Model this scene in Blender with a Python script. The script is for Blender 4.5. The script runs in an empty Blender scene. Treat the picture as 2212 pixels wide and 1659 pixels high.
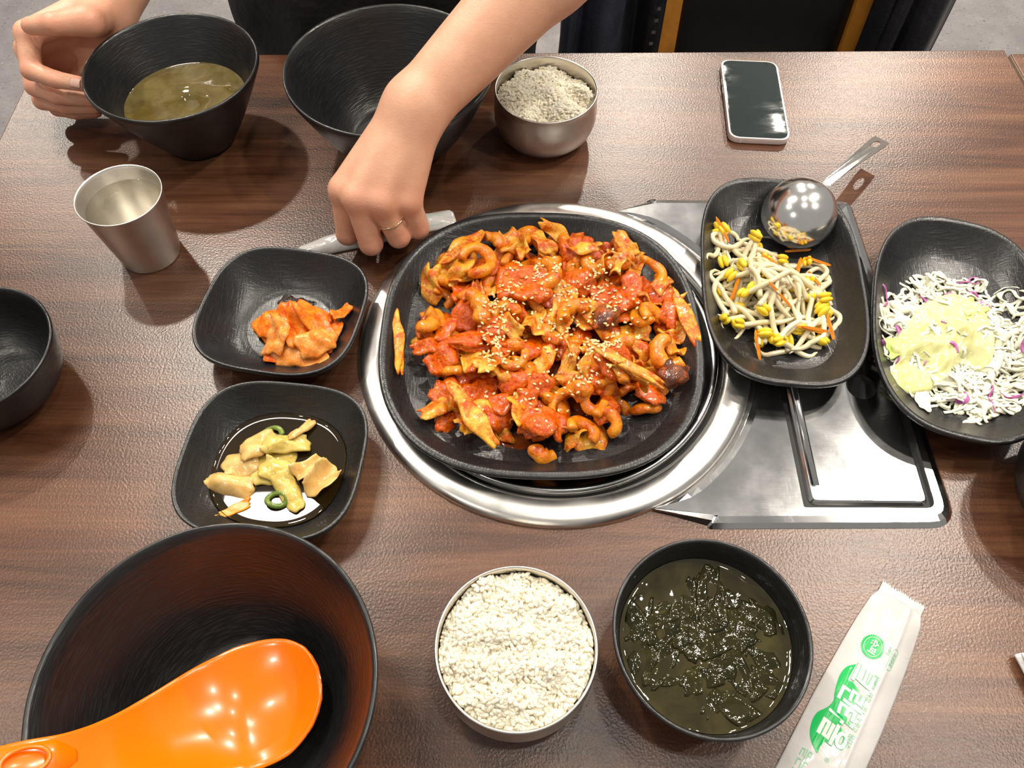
import bpy, bmesh, math, random
import numpy as np
from mathutils import Vector, Matrix
from mathutils.geometry import tessellate_polygon

random.seed(7)
RNG = np.random.default_rng(7)
SC = bpy.context.scene
COL = SC.collection
T = 0.75            # height of the table top above the floor, metres
PI = math.pi

# ------------------------------------------------------------------ camera
cam_data = bpy.data.cameras.new('camera')
cam_data.sensor_fit = 'HORIZONTAL'
cam_data.sensor_width = 36.0
cam_data.lens = 36.0 * 1686.0 / 2212.0
cam_data.clip_start = 0.02
cam = bpy.data.objects.new('camera', cam_data)
COL.objects.link(cam)
cam.location = (0, 0, T + 0.57)
p_, r_ = math.radians(58.15), math.radians(0.44)
fw = Vector((0, math.cos(p_), -math.sin(p_)))
rt = Vector((1, 0, 0)); up = Vector((0, math.sin(p_), math.cos(p_)))
rt, up = rt * math.cos(r_) + up * math.sin(r_), up * math.cos(r_) - rt * math.sin(r_)
R3 = Matrix((rt, up, -fw)).transposed()
cam.rotation_euler = R3.to_euler()
SC.camera = cam

# ------------------------------------------------------------------ world, lights, exposure
SC.cycles.glossy_bounces = 8
SC.cycles.max_bounces = 12
SC.view_settings.view_transform = 'Standard'
SC.view_settings.look = 'None'
SC.view_settings.gamma = 1.0
SC.view_settings.use_curve_mapping = False
SC.view_settings.exposure = -0.14
world = bpy.data.worlds.new('room_light'); SC.world = world
world.use_nodes = True
world.node_tree.nodes['Background'].inputs[0].default_value = (1.0, 0.95, 0.89, 1)
world.node_tree.nodes['Background'].inputs[1].default_value = 0.40

CEIL = 1.85         # ceiling height above the table
def lamp(name, x, y, power, radius=0.05, size_y=None, col=(1.0, 0.92, 0.80), z=CEIL - 0.02, spread=None):
    d = bpy.data.lights.new(name, 'AREA')
    d.energy = power; d.color = col
    if size_y is None:
        d.shape = 'DISK'; d.size = radius * 2
    else:
        d.shape = 'RECTANGLE'; d.size = radius * 2; d.size_y = size_y
    if spread: d.spread = spread
    o = bpy.data.objects.new(name, d); COL.objects.link(o)
    o.location = (x, y, T + z)
    return o
LAMPS = [(-0.98, 1.64, 33), (0.52, 3.05, 52), (1.56, 3.06, 50), (1.33, 1.08, 20), (-2.25, 2.90, 38),
         (1.00, 0.76, 14), (-1.35, 0.30, 7), (0.32, 0.72, 4), (0.25, 0.12, 4), (1.25, 0.12, 12), (-1.20, -1.00, 7), (0.35, 1.90, 12)]
for i, (x, y, w) in enumerate(LAMPS):
    lamp('ceiling_downlight_lamp', x, y, w)
lamp('ceiling_panel_lamp', -0.72, 0.93, 14, 0.26, 0.24)

# ------------------------------------------------------------------ helpers
def c2m(P):
    P = np.asarray(P, float) * 0.01
    P = P.copy(); P[..., 2] += T
    return P
def tag(o, label=None, cat=None, group=None, kind=None):
    if label: o['label'] = label
    if cat: o['category'] = cat
    if group: o['group'] = group
    if kind: o['kind'] = kind
    return o
def empty(name, at, label=None, cat=None, group=None):
    o = bpy.data.objects.new(name, None); COL.objects.link(o)
    o.empty_display_size = 0.02
    o.location = tuple(c2m(at))
    return tag(o, label, cat, group)
def obj(name, verts, faces, mat, parent=None, at=None, smooth=True, sharp=None, label=None, cat=None, group=None, kind=None):
    """verts in centimetres, table frame (z = 0 on the table top)."""
    V = c2m(np.asarray(verts, float))
    if parent is not None:
        loc = (0, 0, 0)
        base = world_origin(parent)
    else:
        base = c2m(np.asarray(at, float)) if at is not None else np.array([V[:, 0].mean(), V[:, 1].mean(), V[:, 2].min()])
        loc = tuple(base)
    V = V - np.asarray(base)
    me = bpy.data.meshes.new(name)
    F = [list(map(int, f)) for f in faces] if not isinstance(faces, np.ndarray) else faces.tolist()
    me.from_pydata(V.tolist(), [], F)
    me.update()
    if smooth:
        me.polygons.foreach_set('use_smooth', [True] * len(me.polygons))
        if sharp: me.set_sharp_from_angle(angle=math.radians(sharp))
    o = bpy.data.objects.new(name, me); COL.objects.link(o)
    if parent is not None: o.parent = parent
    o.location = loc
    if mat is not None: me.materials.append(mat)
    return tag(o, label, cat, group, kind)
def world_origin(o):
    p = np.zeros(3)
    while o is not None:
        p += np.array(o.location); o = o.parent
    return p
def copy_tree(o, parent=None, d=(0, 0, 0)):
    c = o.copy(); COL.objects.link(c); c.parent = parent
    if parent is None: c.location = Vector(o.location) + Vector(d) * 0.01
    for ch in o.children: copy_tree(ch, c)
    return c
class MB:
    def __init__(s): s.v = []; s.f = []
    def add(s, V, F):
        n = len(s.v); s.v += [tuple(p) for p in V]; s.f += [tuple(i + n for i in f) for f in F]; return s
    def box(s, x0, x1, y0, y1, z0, z1):
        V = [(x, y, z) for z in (z0, z1) for y in (y0, y1) for x in (x0, x1)]
        F = [(0, 2, 3, 1), (4, 5, 7, 6), (0, 1, 5, 4), (2, 6, 7, 3), (0, 4, 6, 2), (1, 3, 7, 5)]
        return s.add(V, F)
def loft(rings, close_v=True, cap0=False, cap1=False):
    """rings: list of (n,3) arrays -> verts, faces"""
    n = len(rings[0]); V = np.concatenate([np.asarray(r, float) for r in rings]); F = []
    for i in range(len(rings) - 1):
        a, b = i * n, (i + 1) * n
        for j in range(n if close_v else n - 1):
            k = (j + 1) % n
            F.append((a + j, a + k, b + k, b + j))
    if cap0: F.append(tuple(range(n - 1, -1, -1)))
    if cap1: F.append(tuple((len(rings) - 1) * n + j for j in range(n)))
    return V, F
def lathe(profile, c=(0, 0), n=96):
    a = np.linspace(0, 2 * PI, n, endpoint=False); rings = []
    for r, z in profile:
        rings.append(np.stack([c[0] + max(r, 1e-3) * np.cos(a), c[1] + max(r, 1e-3) * np.sin(a), np.full(n, float(z))], -1))
    return loft(rings)
def sup_ring(cx, cy, a, b, rot, n_exp, z, n=96):
    t = np.linspace(0, 2 * PI, n, endpoint=False)
    ct, st = np.cos(t), np.sin(t)
    rho = (np.abs(ct) ** n_exp + np.abs(st) ** n_exp) ** (-1 / n_exp)
    x, y = a * rho * ct, b * rho * st
    c, s = math.cos(rot), math.sin(rot)
    return np.stack([cx + c * x - s * y, cy + s * x + c * y, np.full(n, float(z))], -1)
def tube(path, rad, n=8, cap=True, flat=1.0, up_hint=None):
    P = np.asarray(path, float); m = len(P)
    rad = np.broadcast_to(np.asarray(rad, float), (m,))
    tg = np.gradient(P, axis=0); tg /= np.linalg.norm(tg, axis=1)[:, None] + 1e-9
    u = np.array([0, 0, 1.0]) if up_hint is None else np.array(up_hint, float)
    rings = []; a = np.linspace(0, 2 * PI, n, endpoint=False)
    for i in range(m):
        s = np.cross(tg[i], u); l = np.linalg.norm(s)
        s = s / l if l > 1e-4 else np.array([1.0, 0, 0])
        w = np.cross(s, tg[i])
        rings.append(P[i] + rad[i] * (np.cos(a)[:, None] * s + flat * np.sin(a)[:, None] * w))
    return loft(rings, True, cap, cap)
def catmull(P, n):
    P = np.asarray(P, float); m = len(P)
    Q = np.vstack([2 * P[0] - P[1], P, 2 * P[-1] - P[-2]])
    t = np.linspace(0, m - 1 - 1e-6, n); i = t.astype(int); f = (t - i)[:, None]
    a, b, c, d = Q[i], Q[i + 1], Q[i + 2], Q[i + 3]
    return .5 * (2 * b + (c - a) * f + (2 * a - 5 * b + 4 * c - d) * f ** 2 + (3 * b - a - 3 * c + d) * f ** 3)
def sheet(P, th):
    """P (nu,nv,3) grid -> closed thin solid"""
    nu, nv, _ = P.shape
    du = np.gradient(P, axis=0); dv = np.gradient(P, axis=1); N = np.cross(du, dv)
    N /= np.linalg.norm(N, axis=2)[..., None] + 1e-9
    e = np.minimum(np.minimum(np.arange(nu), np.arange(nu)[::-1])[:, None], np.minimum(np.arange(nv), np.arange(nv)[::-1])[None, :])
    h = th * np.where(e == 0, .45, 1.0)[..., None] * .5
    V = np.concatenate([(P + N * h).reshape(-1, 3), (P - N * h).reshape(-1, 3)]); F = []
    I = np.arange(nu * nv).reshape(nu, nv); o = nu * nv
    for i in range(nu - 1):
        for j in range(nv - 1):
            q = (I[i, j], I[i + 1, j], I[i + 1, j + 1], I[i, j + 1])
            F.append(q); F.append(tuple(x + o for x in q[::-1]))
    B = [I[i, 0] for i in range(nu)] + [I[nu - 1, j] for j in range(1, nv)] + [I[i, nv - 1] for i in range(nu - 2, -1, -1)] + [I[0, j] for j in range(nv - 2, 0, -1)]
    for k in range(len(B)):
        a, b = B[k], B[(k + 1) % len(B)]
        F.append((b, a, a + o, b + o))
    return V, F
def wob(P, amp, freq, seed=None, k=5):
    r = np.random.default_rng(seed) if seed is not None else RNG
    out = np.zeros(P.shape[:-1])
    for _ in range(k):
        d = r.normal(size=P.shape[-1]); d *= freq * r.uniform(.5, 1.5) / np.linalg.norm(d)
        out += np.sin(P @ d + r.uniform(0, 6.28))
    return amp * out / math.sqrt(k)
_b = bmesh.new(); bmesh.ops.create_icosphere(_b, subdivisions=3, radius=1.0)
ICO_V = np.array([v.co[:] for v in _b.verts]); ICO_F = [tuple(v.index for v in f.verts) for f in _b.faces]; _b.free()
_b = bmesh.new(); bmesh.ops.create_icosphere(_b, subdivisions=2, radius=1.0)
ICO2_V = np.array([v.co[:] for v in _b.verts]); ICO2_F = [tuple(v.index for v in f.verts) for f in _b.faces]; _b.free()
def rotz(P, a, c=(0, 0)):
    P = np.asarray(P, float).copy(); x, y = P[..., 0] - c[0], P[..., 1] - c[1]
    P[..., 0] = c[0] + math.cos(a) * x - math.sin(a) * y; P[..., 1] = c[1] + math.sin(a) * x + math.cos(a) * y
    return P
def inside(poly, x, y):
    r = np.zeros(np.shape(x), bool); n = len(poly)
    for i in range(n):
        x1, y1 = poly[i]; x2, y2 = poly[(i + 1) % n]
        c = ((y1 > y) != (y2 > y)) & (x < (x2 - x1) * (y - y1) / (y2 - y1 + 1e-12) + x1)
        r ^= c
    return r
class Pile:
    """height map that pieces of food are laid on, one after the other"""
    def __init__(s, cx, cy, half, base, res=.15):
        s.res = res; s.x0, s.y0 = cx - half, cy - half; s.n = int(2 * half / res) + 1
        g = np.arange(s.n) * res
        X, Y = np.meshgrid(s.x0 + g, s.y0 + g, indexing='ij'); s.X, s.Y = X, Y
        s.H = base(X, Y)
    def ij(s, x, y):
        return (np.clip(((x - s.x0) / s.res + .5).astype(int), 0, s.n - 1), np.clip(((y - s.y0) / s.res + .5).astype(int), 0, s.n - 1))
    def h(s, x, y):
        i, j = s.ij(np.asarray(x, float), np.asarray(y, float)); return s.H[i, j]
    def blur(s, k):
        H = s.H.copy()
        for _ in range(k):
            Q = np.pad(H, 1, mode='edge'); H = (Q[:-2, 1:-1] + Q[2:, 1:-1] + Q[1:-1, :-2] + Q[1:-1, 2:] + 2 * H) / 6
        return H
    def top(s, V):
        i, j = s.ij(V[:, 0], V[:, 1])
        for di, dj in ((0, 0), (1, 0), (-1, 0), (0, 1), (0, -1)):
            np.maximum.at(s.H, (np.clip(i + di, 0, s.n - 1), np.clip(j + dj, 0, s.n - 1)), V[:, 2] - (0 if di == dj == 0 else .04))
    def drop(s, V, sink=.3):
        """lower a rigid piece until a share of its underside touches"""
        gap = V[:, 2] - s.h(V[:, 0], V[:, 1])
        dz = np.quantile(gap, sink * .25)
        V = V.copy(); V[:, 2] -= dz
        s.top(V); return V

def zone(x, y, cx, cy, rx, ry):
    """where a piece lies in its dish, in words"""
    v = 'back' if y > cy + ry else ('front' if y < cy - ry else 'middle'); h = 'left' if x < cx - rx else ('right' if x > cx + rx else 'centre')
    return {'middlecentre': 'centre', 'middleleft': 'left side', 'middleright': 'right side', 'backcentre': 'back', 'frontcentre': 'front'}.get(v + h, v + ' ' + h)

# ------------------------------------------------------------------ materials
def mk(name):
    m = bpy.data.materials.new(name); m.use_nodes = True
    nt = m.node_tree; b = nt.nodes['Principled BSDF']
    return m, nt, b
def N(nt, typ, **kw):
    n = nt.nodes.new(typ)
    for k, v in kw.items():
        if k.startswith('i_'): n.inputs[k[2:].replace('_', ' ')].default_value = v
        else: setattr(n, k, v)
    return n
def L(nt, a, b): nt.links.new(a, b)
def coords(nt, scale=(1, 1, 1), kind='Object'):
    tc = N(nt, 'ShaderNodeTexCoord'); mp = N(nt, 'ShaderNodeMapping'); mp.inputs['Scale'].default_value = scale
    L(nt, tc.outputs[kind], mp.inputs['Vector']); return mp.outputs['Vector']
def noise(nt, vec, scale, detail=3, rough=.55, dist=0.0, w=None):
    n = N(nt, 'ShaderNodeTexNoise'); n.inputs['Scale'].default_value = scale; n.inputs['Detail'].default_value = detail
    n.inputs['Roughness'].default_value = rough; n.inputs['Distortion'].default_value = dist
    if w is not None:
        n.noise_dimensions = '4D'; L(nt, w, n.inputs['W'])
    L(nt, vec, n.inputs['Vector']); return n.outputs['Fac']
def ramp(nt, fac, stops, interp='LINEAR'):
    r = N(nt, 'ShaderNodeValToRGB'); e = r.color_ramp.elements; r.color_ramp.interpolation = interp
    while len(e) < len(stops): e.new(.5)
    for k, (p, c) in enumerate(stops):
        e[k].position = p; e[k].color = (c[0], c[1], c[2], 1) if not isinstance(c, (int, float)) else (c, c, c, 1)
    L(nt, fac, r.inputs['Fac']); return r.outputs['Color']
def bump(nt, b, h, strength=.3, dist=.001):
    n = N(nt, 'ShaderNodeBump'); n.inputs['Strength'].default_value = strength; n.inputs['Distance'].default_value = dist
    L(nt, h, n.inputs['Height']); L(nt, n.outputs['Normal'], b.inputs['Normal']); return n
def rnd(nt, mul=10.0):
    oi = N(nt, 'ShaderNodeObjectInfo'); m = N(nt, 'ShaderNodeMath', operation='MULTIPLY'); m.inputs[1].default_value = mul
    L(nt, oi.outputs['Random'], m.inputs[0]); return m.outputs[0]
def math_(nt, op, a, b=None):
    m = N(nt, 'ShaderNodeMath', operation=op)
    for k, v in enumerate((a, b)):
        if v is None: continue
        if isinstance(v, (int, float)): m.inputs[k].default_value = v
        else: L(nt, v, m.inputs[k])
    return m.outputs[0]
def mixc(nt, fac, a, b, mode='MIX'):
    m = N(nt, 'ShaderNodeMix', data_type='RGBA', blend_type=mode)
    if isinstance(fac, (int, float)): m.inputs[0].default_value = fac
    else: L(nt, fac, m.inputs[0])
    for k, v in ((6, a), (7, b)):
        if isinstance(v, tuple): m.inputs[k].default_value = (*v[:3], 1)
        else: L(nt, v, m.inputs[k])
    return m.outputs[2]
def plain(name, col, rough=.5, metal=0.0, noise_amt=.12, nscale=60, bmp=0.0, bscale=300, bdist=.0005, coat=0, spec=.5, sss=0.0):
    m, nt, b = mk(name); v = coords(nt)
    f = noise(nt, v, nscale, 4)
    c0 = tuple(max(0, x * (1 - noise_amt)) for x in col); c1 = tuple(min(1, x * (1 + noise_amt)) for x in col)
    L(nt, ramp(nt, f, [(.3, c0), (.7, c1)]), b.inputs['Base Color'])
    b.inputs['Roughness'].default_value = rough; b.inputs['Metallic'].default_value = metal
    b.inputs['Specular IOR Level'].default_value = spec
    if coat: b.inputs['Coat Weight'].default_value = coat; b.inputs['Coat Roughness'].default_value = .08
    if sss:
        b.inputs['Subsurface Weight'].default_value = sss; b.inputs['Subsurface Radius'].default_value = (1, .5, .3); b.inputs['Subsurface Scale'].default_value = .004
    if bmp: bump(nt, b, noise(nt, v, bscale, 3), bmp, bdist)
    return m
def wood_table():
    m, nt, b = mk('walnut_laminate')
    v = coords(nt, (1, 1, 1))
    vs = coords(nt, (2.2, 26, 26))
    g = noise(nt, vs, 1.0, 6, .62, 1.1)
    vf = coords(nt, (9, 260, 260)); g2 = noise(nt, vf, 1.0, 3, .6, .3)
    big = noise(nt, coords(nt, (1.2, 5.0, 5.0)), 1.3, 3, .5, .6)
    base = ramp(nt, g, [(.26, (.030, .0105, .0050)), (.43, (.082, .031, .0150)), (.56, (.118, .050, .025)), (.74, (.170, .080, .040))])
    f2 = ramp(nt, g2, [(.35, .80), (.65, 1.12)])
    c = mixc(nt, 1.0, base, f2, 'MULTIPLY')
    c2 = mixc(nt, 1.0, c, ramp(nt, big, [(.3, (.72, .70, .70)), (.7, (1.18, 1.12, 1.06))]), 'MULTIPLY')
    L(nt, c2, b.inputs['Base Color'])
    b.inputs['Roughness'].default_value = .30; b.inputs['Specular IOR Level'].default_value = .60
    peb = noise(nt, v, 520, 2, .5)
    bump(nt, b, peb, .22, .0011)
    return m
def black_ware(name='black_melamine', mode='cross'):
    m, nt, b = mk(name)
    if mode == 'cross':
        a = noise(nt, coords(nt, (700, 60, 200)), 1, 2); c = noise(nt, coords(nt, (60, 700, 200)), 1, 2)
        h = math_(nt, 'MAXIMUM', a, c)
    else:
        tc = N(nt, 'ShaderNodeTexCoord'); sp = N(nt, 'ShaderNodeSeparateXYZ'); L(nt, tc.outputs['Object'], sp.inputs[0])
        an = math_(nt, 'ARCTAN2', sp.outputs[1], sp.outputs[0])
        cb = N(nt, 'ShaderNodeCombineXYZ'); L(nt, math_(nt, 'MULTIPLY', an, 5.0), cb.inputs[0]); rr = math_(nt, 'SQRT', math_(nt, 'ADD', math_(nt, 'POWER', sp.outputs[0], 2.0), math_(nt, 'POWER', sp.outputs[1], 2.0)))
        L(nt, math_(nt, 'MULTIPLY', math_(nt, 'ADD', sp.outputs[2], rr), 420.0), cb.inputs[1])
        h = noise(nt, cb.outputs[0], 1.0, 2)
    hh = ramp(nt, h, [(.45, 0.0), (.72, 1.0)])
    L(nt, mixc(nt, hh, (.009, .009, .0098), (.017, .017, .018)), b.inputs['Base Color'])
    big = noise(nt, coords(nt), 22, 3)
    L(nt, ramp(nt, big, [(.3, .25), (.7, .38)]), b.inputs['Roughness'])
    b.inputs['Specular IOR Level'].default_value = .62
    bump(nt, b, hh, .24, .0005)
    return m
def steel(name, rough=.24, col=(.66, .645, .62), aniso=None, scr=True, polar=False):
    m, nt, b = mk(name)
    b.inputs['Metallic'].default_value = 1.0
    v = coords(nt)
    f = noise(nt, v, 40, 3)
    L(nt, ramp(nt, f, [(.3, tuple(x * .9 for x in col)), (.7, col)]), b.inputs['Base Color'])
    if polar:
        tc = N(nt, 'ShaderNodeTexCoord'); sp = N(nt, 'ShaderNodeSeparateXYZ'); L(nt, tc.outputs['Object'], sp.inputs[0])
        if polar == 'v':
            an = math_(nt, 'ARCTAN2', sp.outputs[1], sp.outputs[0]); cb = N(nt, 'ShaderNodeCombineXYZ')
            L(nt, math_(nt, 'MULTIPLY', an, 60.0), cb.inputs[0]); L(nt, math_(nt, 'MULTIPLY', sp.outputs[2], 60.0), cb.inputs[1])
        else:
            rr = math_(nt, 'SQRT', math_(nt, 'ADD', math_(nt, 'POWER', sp.outputs[0], 2.0), math_(nt, 'POWER', sp.outputs[1], 2.0)))
            cb = N(nt, 'ShaderNodeCombineXYZ'); L(nt, math_(nt, 'MULTIPLY', rr, 2500.0), cb.inputs[0]); L(nt, math_(nt, 'MULTIPLY', sp.outputs[2], 2500.0), cb.inputs[1])
        h = noise(nt, cb.outputs[0], 1.0, 2)
    else:
        h = noise(nt, coords(nt, (60, 900, 60)), 1.0, 2) if aniso else noise(nt, v, 700, 2)
    if scr:
        s1 = noise(nt, coords(nt, (900, 30, 1)), 1, 1, dist=1.5)
        h = math_(nt, 'ADD', h, math_(nt, 'MULTIPLY', ramp(nt, s1, [(.66, 0.0), (.70, 1.0)]), .4))
    bump(nt, b, h, .05, .0002)
    L(nt, ramp(nt, noise(nt, v, 25, 4), [(.3, rough * .8), (.7, rough * 1.35)]), b.inputs['Roughness'])
    return m
def food(name, stops, rough=.22, scale=90, bmp=.5, bscale=220, sss=.12, coat=.35, detail=4, bdist=.0012):
    m, nt, b = mk(name); v = coords(nt); w = rnd(nt, 40.0)
    f = noise(nt, v, scale, detail, .6, .4, w)
    L(nt, ramp(nt, f, stops), b.inputs['Base Color'])
    b.inputs['Roughness'].default_value = rough; b.inputs['Specular IOR Level'].default_value = .35
    if coat: b.inputs['Coat Weight'].default_value = coat; b.inputs['Coat Roughness'].default_value = .06
    if sss:
        b.inputs['Subsurface Weight'].default_value = sss; b.inputs['Subsurface Radius'].default_value = (1, .45, .2); b.inputs['Subsurface Scale'].default_value = .003
    if bmp: bump(nt, b, noise(nt, v, bscale, 3, .6, 0, w), bmp, bdist)
    return m
def sauced(name, base, mask=(.44, .58), rough=.16, bdist=.002, bst=.8, sauce=((.36, .020, .0), (.60, .080, .0), (.74, .18, .001))):
    """food under a patchy coat of red chili sauce"""
    m, nt, b = mk(name); v = coords(nt); w = rnd(nt, 40.0)
    c0 = ramp(nt, noise(nt, v, 70, 3, .5, .3, w), base)
    c1 = ramp(nt, noise(nt, v, 420, 4, .65, 0, w), [(.32, sauce[0]), (.5, sauce[1]), (.68, sauce[2])])
    mk_ = ramp(nt, noise(nt, v, 105, 5, .62, .5, w), [(mask[0], 0.0), (mask[1], 1.0)])
    L(nt, mixc(nt, mk_, c0, c1), b.inputs['Base Color'])
    b.inputs['Roughness'].default_value = rough; b.inputs['Specular IOR Level'].default_value = .25
    b.inputs['Subsurface Weight'].default_value = .04; b.inputs['Subsurface Radius'].default_value = (1, .4, .1); b.inputs['Subsurface Scale'].default_value = .003
    b.inputs['Coat Weight'].default_value = .65; b.inputs['Coat Roughness'].default_value = .03
    cbp = N(nt, 'ShaderNodeBump'); cbp.inputs['Strength'].default_value = .35; cbp.inputs['Distance'].default_value = .0012
    L(nt, noise(nt, v, 330, 2, .5, 0, w), cbp.inputs['Height']); L(nt, cbp.outputs[0], b.inputs['Coat Normal'])
    h = math_(nt, 'ADD', noise(nt, v, 260, 4, .6, 0, w), math_(nt, 'MULTIPLY', mk_, .35))
    bump(nt, b, h, bst, bdist)
    return m
M_WOOD = wood_table()
M_EDGE = plain('table_edge_band', (.30, .22, .17), .4)
M_WARE = black_ware('black_melamine_woven', 'cross')
M_BOWL = black_ware('black_melamine_turned', 'turn')
M_STEEL = steel('stainless_polished', .30, (.78, .76, .73), polar='r', scr=False)
M_STEELB = steel('stainless_brushed_vertical', .32, (.80, .76, .70), polar='v', scr=False)
M_TRAY = steel('stainless_scratched', .125, (.62, .62, .62), aniso=True)
M_CHROME = steel('stainless_mirror', .17, (.90, .89, .87), scr=True)
M_DARK = plain('dark_gap', (.01, .01, .01), .6)
M_FLOOR = None
def floor_mat():
    m, nt, b = mk('grey_speckled_vinyl'); v = coords(nt)
    f = noise(nt, v, 9, 5, .6); s = noise(nt, v, 130, 3, .6)
    c = ramp(nt, f, [(.3, (.155, .145, .150)), (.7, (.235, .22, .225))])
    c = mixc(nt, ramp(nt, s, [(.30, 1.0), (.38, 0.0)]), c, (.09, .08, .085))
    c = mixc(nt, ramp(nt, s, [(.64, 0.0), (.72, 1.0)]), c, (.32, .30, .29))
    L(nt, c, b.inputs['Base Color']); b.inputs['Roughness'].default_value = .45
    bump(nt, b, s, .1, .001)
    return m

# ------------------------------------------------------------------ the setting
def plane_struct(name, x0, x1, y0, y1, z0, z1, mat):
    mb = MB().box(x0, x1, y0, y1, z0, z1)
    return obj(name, mb.v, mb.f, mat, smooth=False, kind='structure')
plane_struct('floor', -420, 420, -320, 520, -79, -75, floor_mat())
plane_struct('wall_back', -420, 420, 520, 530, -79, 205, plain('wall_paint_beige', (.62, .57, .50), .8))

YAW = .022
def make_table(x0, x1, y0, y1, label, rot=YAW):
    r = empty('dining_table', (0, 0, -75), label, 'table')
    def rb(mb): return rotz(np.array(mb.v), rot)
    # top with softened edges
    def top_ring(d, z):
        return np.array([(x0 + d, y0 + d, z), (x1 - d, y0 + d, z), (x1 - d, y1 - d, z), (x0 + d, y1 - d, z)])
    V, F = loft([top_ring(.25, -3.0), top_ring(0, -2.7), top_ring(0, -.12), top_ring(.06, -.03), top_ring(.16, 0)], True, True, True)
    t = obj('table_top', rotz(V, rot), F, M_WOOD, r, smooth=False)
    eb = MB()
    e = .06
    eb.box(x0 - e, x0 + .02, y0, y1, -2.6, -.14).box(x1 - .02, x1 + e, y0, y1, -2.6, -.14).box(x0, x1, y1 - .02, y1 + e, -2.6, -.14).box(x0, x1, y0 - e, y0 + .02, -2.6, -.14)
    obj('edge_band', rb(eb), eb.f, M_EDGE, t, smooth=False)
    for lx in (x0 + 8, x1 - 12):
        for ly in (y0 + 8, y1 - 12):
            mb = MB().box(lx, lx + 4, ly, ly + 4, -74.9, -3.0)
            obj('leg', rb(mb), mb.f, plain('table_leg_paint', (.02, .02, .02), .4), r, smooth=False)
    return r
make_table(-53.3, 59.4, 1.5, 80.9, 'brown walnut laminate dining table that carries all the food')
make_table(59.9, 175, 1.0, 80.2, 'neighbouring brown laminate table butted against the right end')

# ------------------------------------------------------------------ grill ring, cover, steel tray
RX, RY = 3.71, 39.44
g = empty('grill_ring', (RX, RY, 0), 'wide stainless ring set in the table around the large black plate', 'grill ring')
prof = [(17.17, 0.0), (17.2, .25), (17.05, .5), (16.6, .72), (15.9, .80), (15.2, .74), (14.85, .55), (14.75, .1), (14.7, .02)]
V, F = lathe(prof, (RX, RY), 160)
obj('flange', V, F, M_STEEL, g)
V, F = lathe([(14.75, .12), (14.45, .06), (14.4, .02)], (RX, RY), 160)
obj('gap_shade', V, F, M_DARK, g)  # near-black band paints the shade of the gap between ring and cover
g2 = empty('burner_cover', (RX - .1, RY - .2, 0), 'round dark steel burner cover under the large black plate', 'burner cover')
prof = [(14.35, .05), (14.35, .8), (14.2, .98), (13.95, .98), (13.7, .8), (13.1, .42), (11.5, .36), (0, .36)]
V, F = lathe(prof, (RX - .1, RY - .2), 160)
obj('cover_plate', V, F, steel('stainless_dark_cover', .2, (.42, .42, .42), polar='r', scr=False), g2)

def offset_poly(P, d, tips=()):
    P = np.asarray(P, float); n = len(P); out = []; d0 = d
    for i in range(n):
        a, b, c = P[i - 1], P[i], P[(i + 1) % n]
        t1 = (b - a) / (np.linalg.norm(b - a) + 1e-9); t2 = (c - b) / (np.linalg.norm(c - b) + 1e-9)
        n1 = np.array([-t1[1], t1[0]]); n2 = np.array([-t2[1], t2[0]])
        m = n1 + n2; m /= max(.5, m @ n1) if (m @ n1) > .5 else .5
        d = d0 * min([1.0] + [max(.10, np.linalg.norm(b - np.array(t)) / 3.5) for t in tips])
        out.append(b + m * d)
    return np.array(out)
def round_corners(P, r, k=6):
    P = np.asarray(P, float); out = []; n = len(P)
    for i in range(n):
        a, b, c = P[i - 1], P[i], P[(i + 1) % n]
        u = a - b; v = c - b; lu, lv = np.linalg.norm(u), np.linalg.norm(v)
        rr = r[i] if hasattr(r, '__len__') else r
        d = min(rr, lu * .45, lv * .45)
        if d < 1e-3: out.append(b); continue
        p, q = b + u / lu * d, b + v / lv * d
        for t in np.linspace(0, 1, k): out.append((1 - t) ** 2 * p + 2 * t * (1 - t) * b + t * t * q)
    return np.array(out)
a0, a1 = math.atan2(23.9 - RY, 11.0 - RX), math.atan2(55.5 - RY, 10.4 - RX)
arc = [(RX + 17.22 * math.cos(a), RY + 17.22 * math.sin(a)) for a in np.linspace(a1, a0, 40)]
corner = round_corners([(15.2, 22.35), (34.6, 22.6), (33.9, 57.3), (13.4, 57.3)], [.3, 2.2, 1.2, .3])
outline = np.vstack([corner, np.array(arc)])          # counter-clockwise
ty = empty('steel_side_tray', (24, 40, 0), 'flat scratched stainless side tray beside the grill ring', 'tray')
hole = np.array([(22.75, 24.0), (22.75, 50.0), (33.05, 50.0), (33.05, 24.0)])
hole = round_corners(hole, [.2, .8, .8, .8])
TIPS = (arc[0], arc[-1])
inn = offset_poly(outline, .85, TIPS)
inn0 = offset_poly(outline, .35, TIPS)
V = [(x, y, .04) for x, y in outline] + [(x, y, .42) for x, y in inn0] + [(x, y, .55) for x, y in inn] + [(x, y, .55) for x, y in hole] + [(x, y, .15) for x, y in hole]
n, h = len(outline), len(hole); F = []
for k in (0, 1):
    for i in range(n): F.append((k * n + i, k * n + (i + 1) % n, (k + 1) * n + (i + 1) % n, (k + 1) * n + i))
for i in range(h): F.append((3 * n + i, 3 * n + (i + 1) % h, 3 * n + h + (i + 1) % h, 3 * n + h + i))
tri = tessellate_polygon([[Vector((x, y, 0)) for x, y in inn], [Vector((x, y, 0)) for x, y in hole]])
for t in tri: F.append(tuple(2 * n + i for i in t))
o = obj('tray_frame', V, F, M_TRAY, ty, smooth=False)
bm = bmesh.new(); bm.from_mesh(o.data); bmesh.ops.recalc_face_normals(bm, faces=bm.faces); bm.to_mesh(o.data); bm.free()
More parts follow.
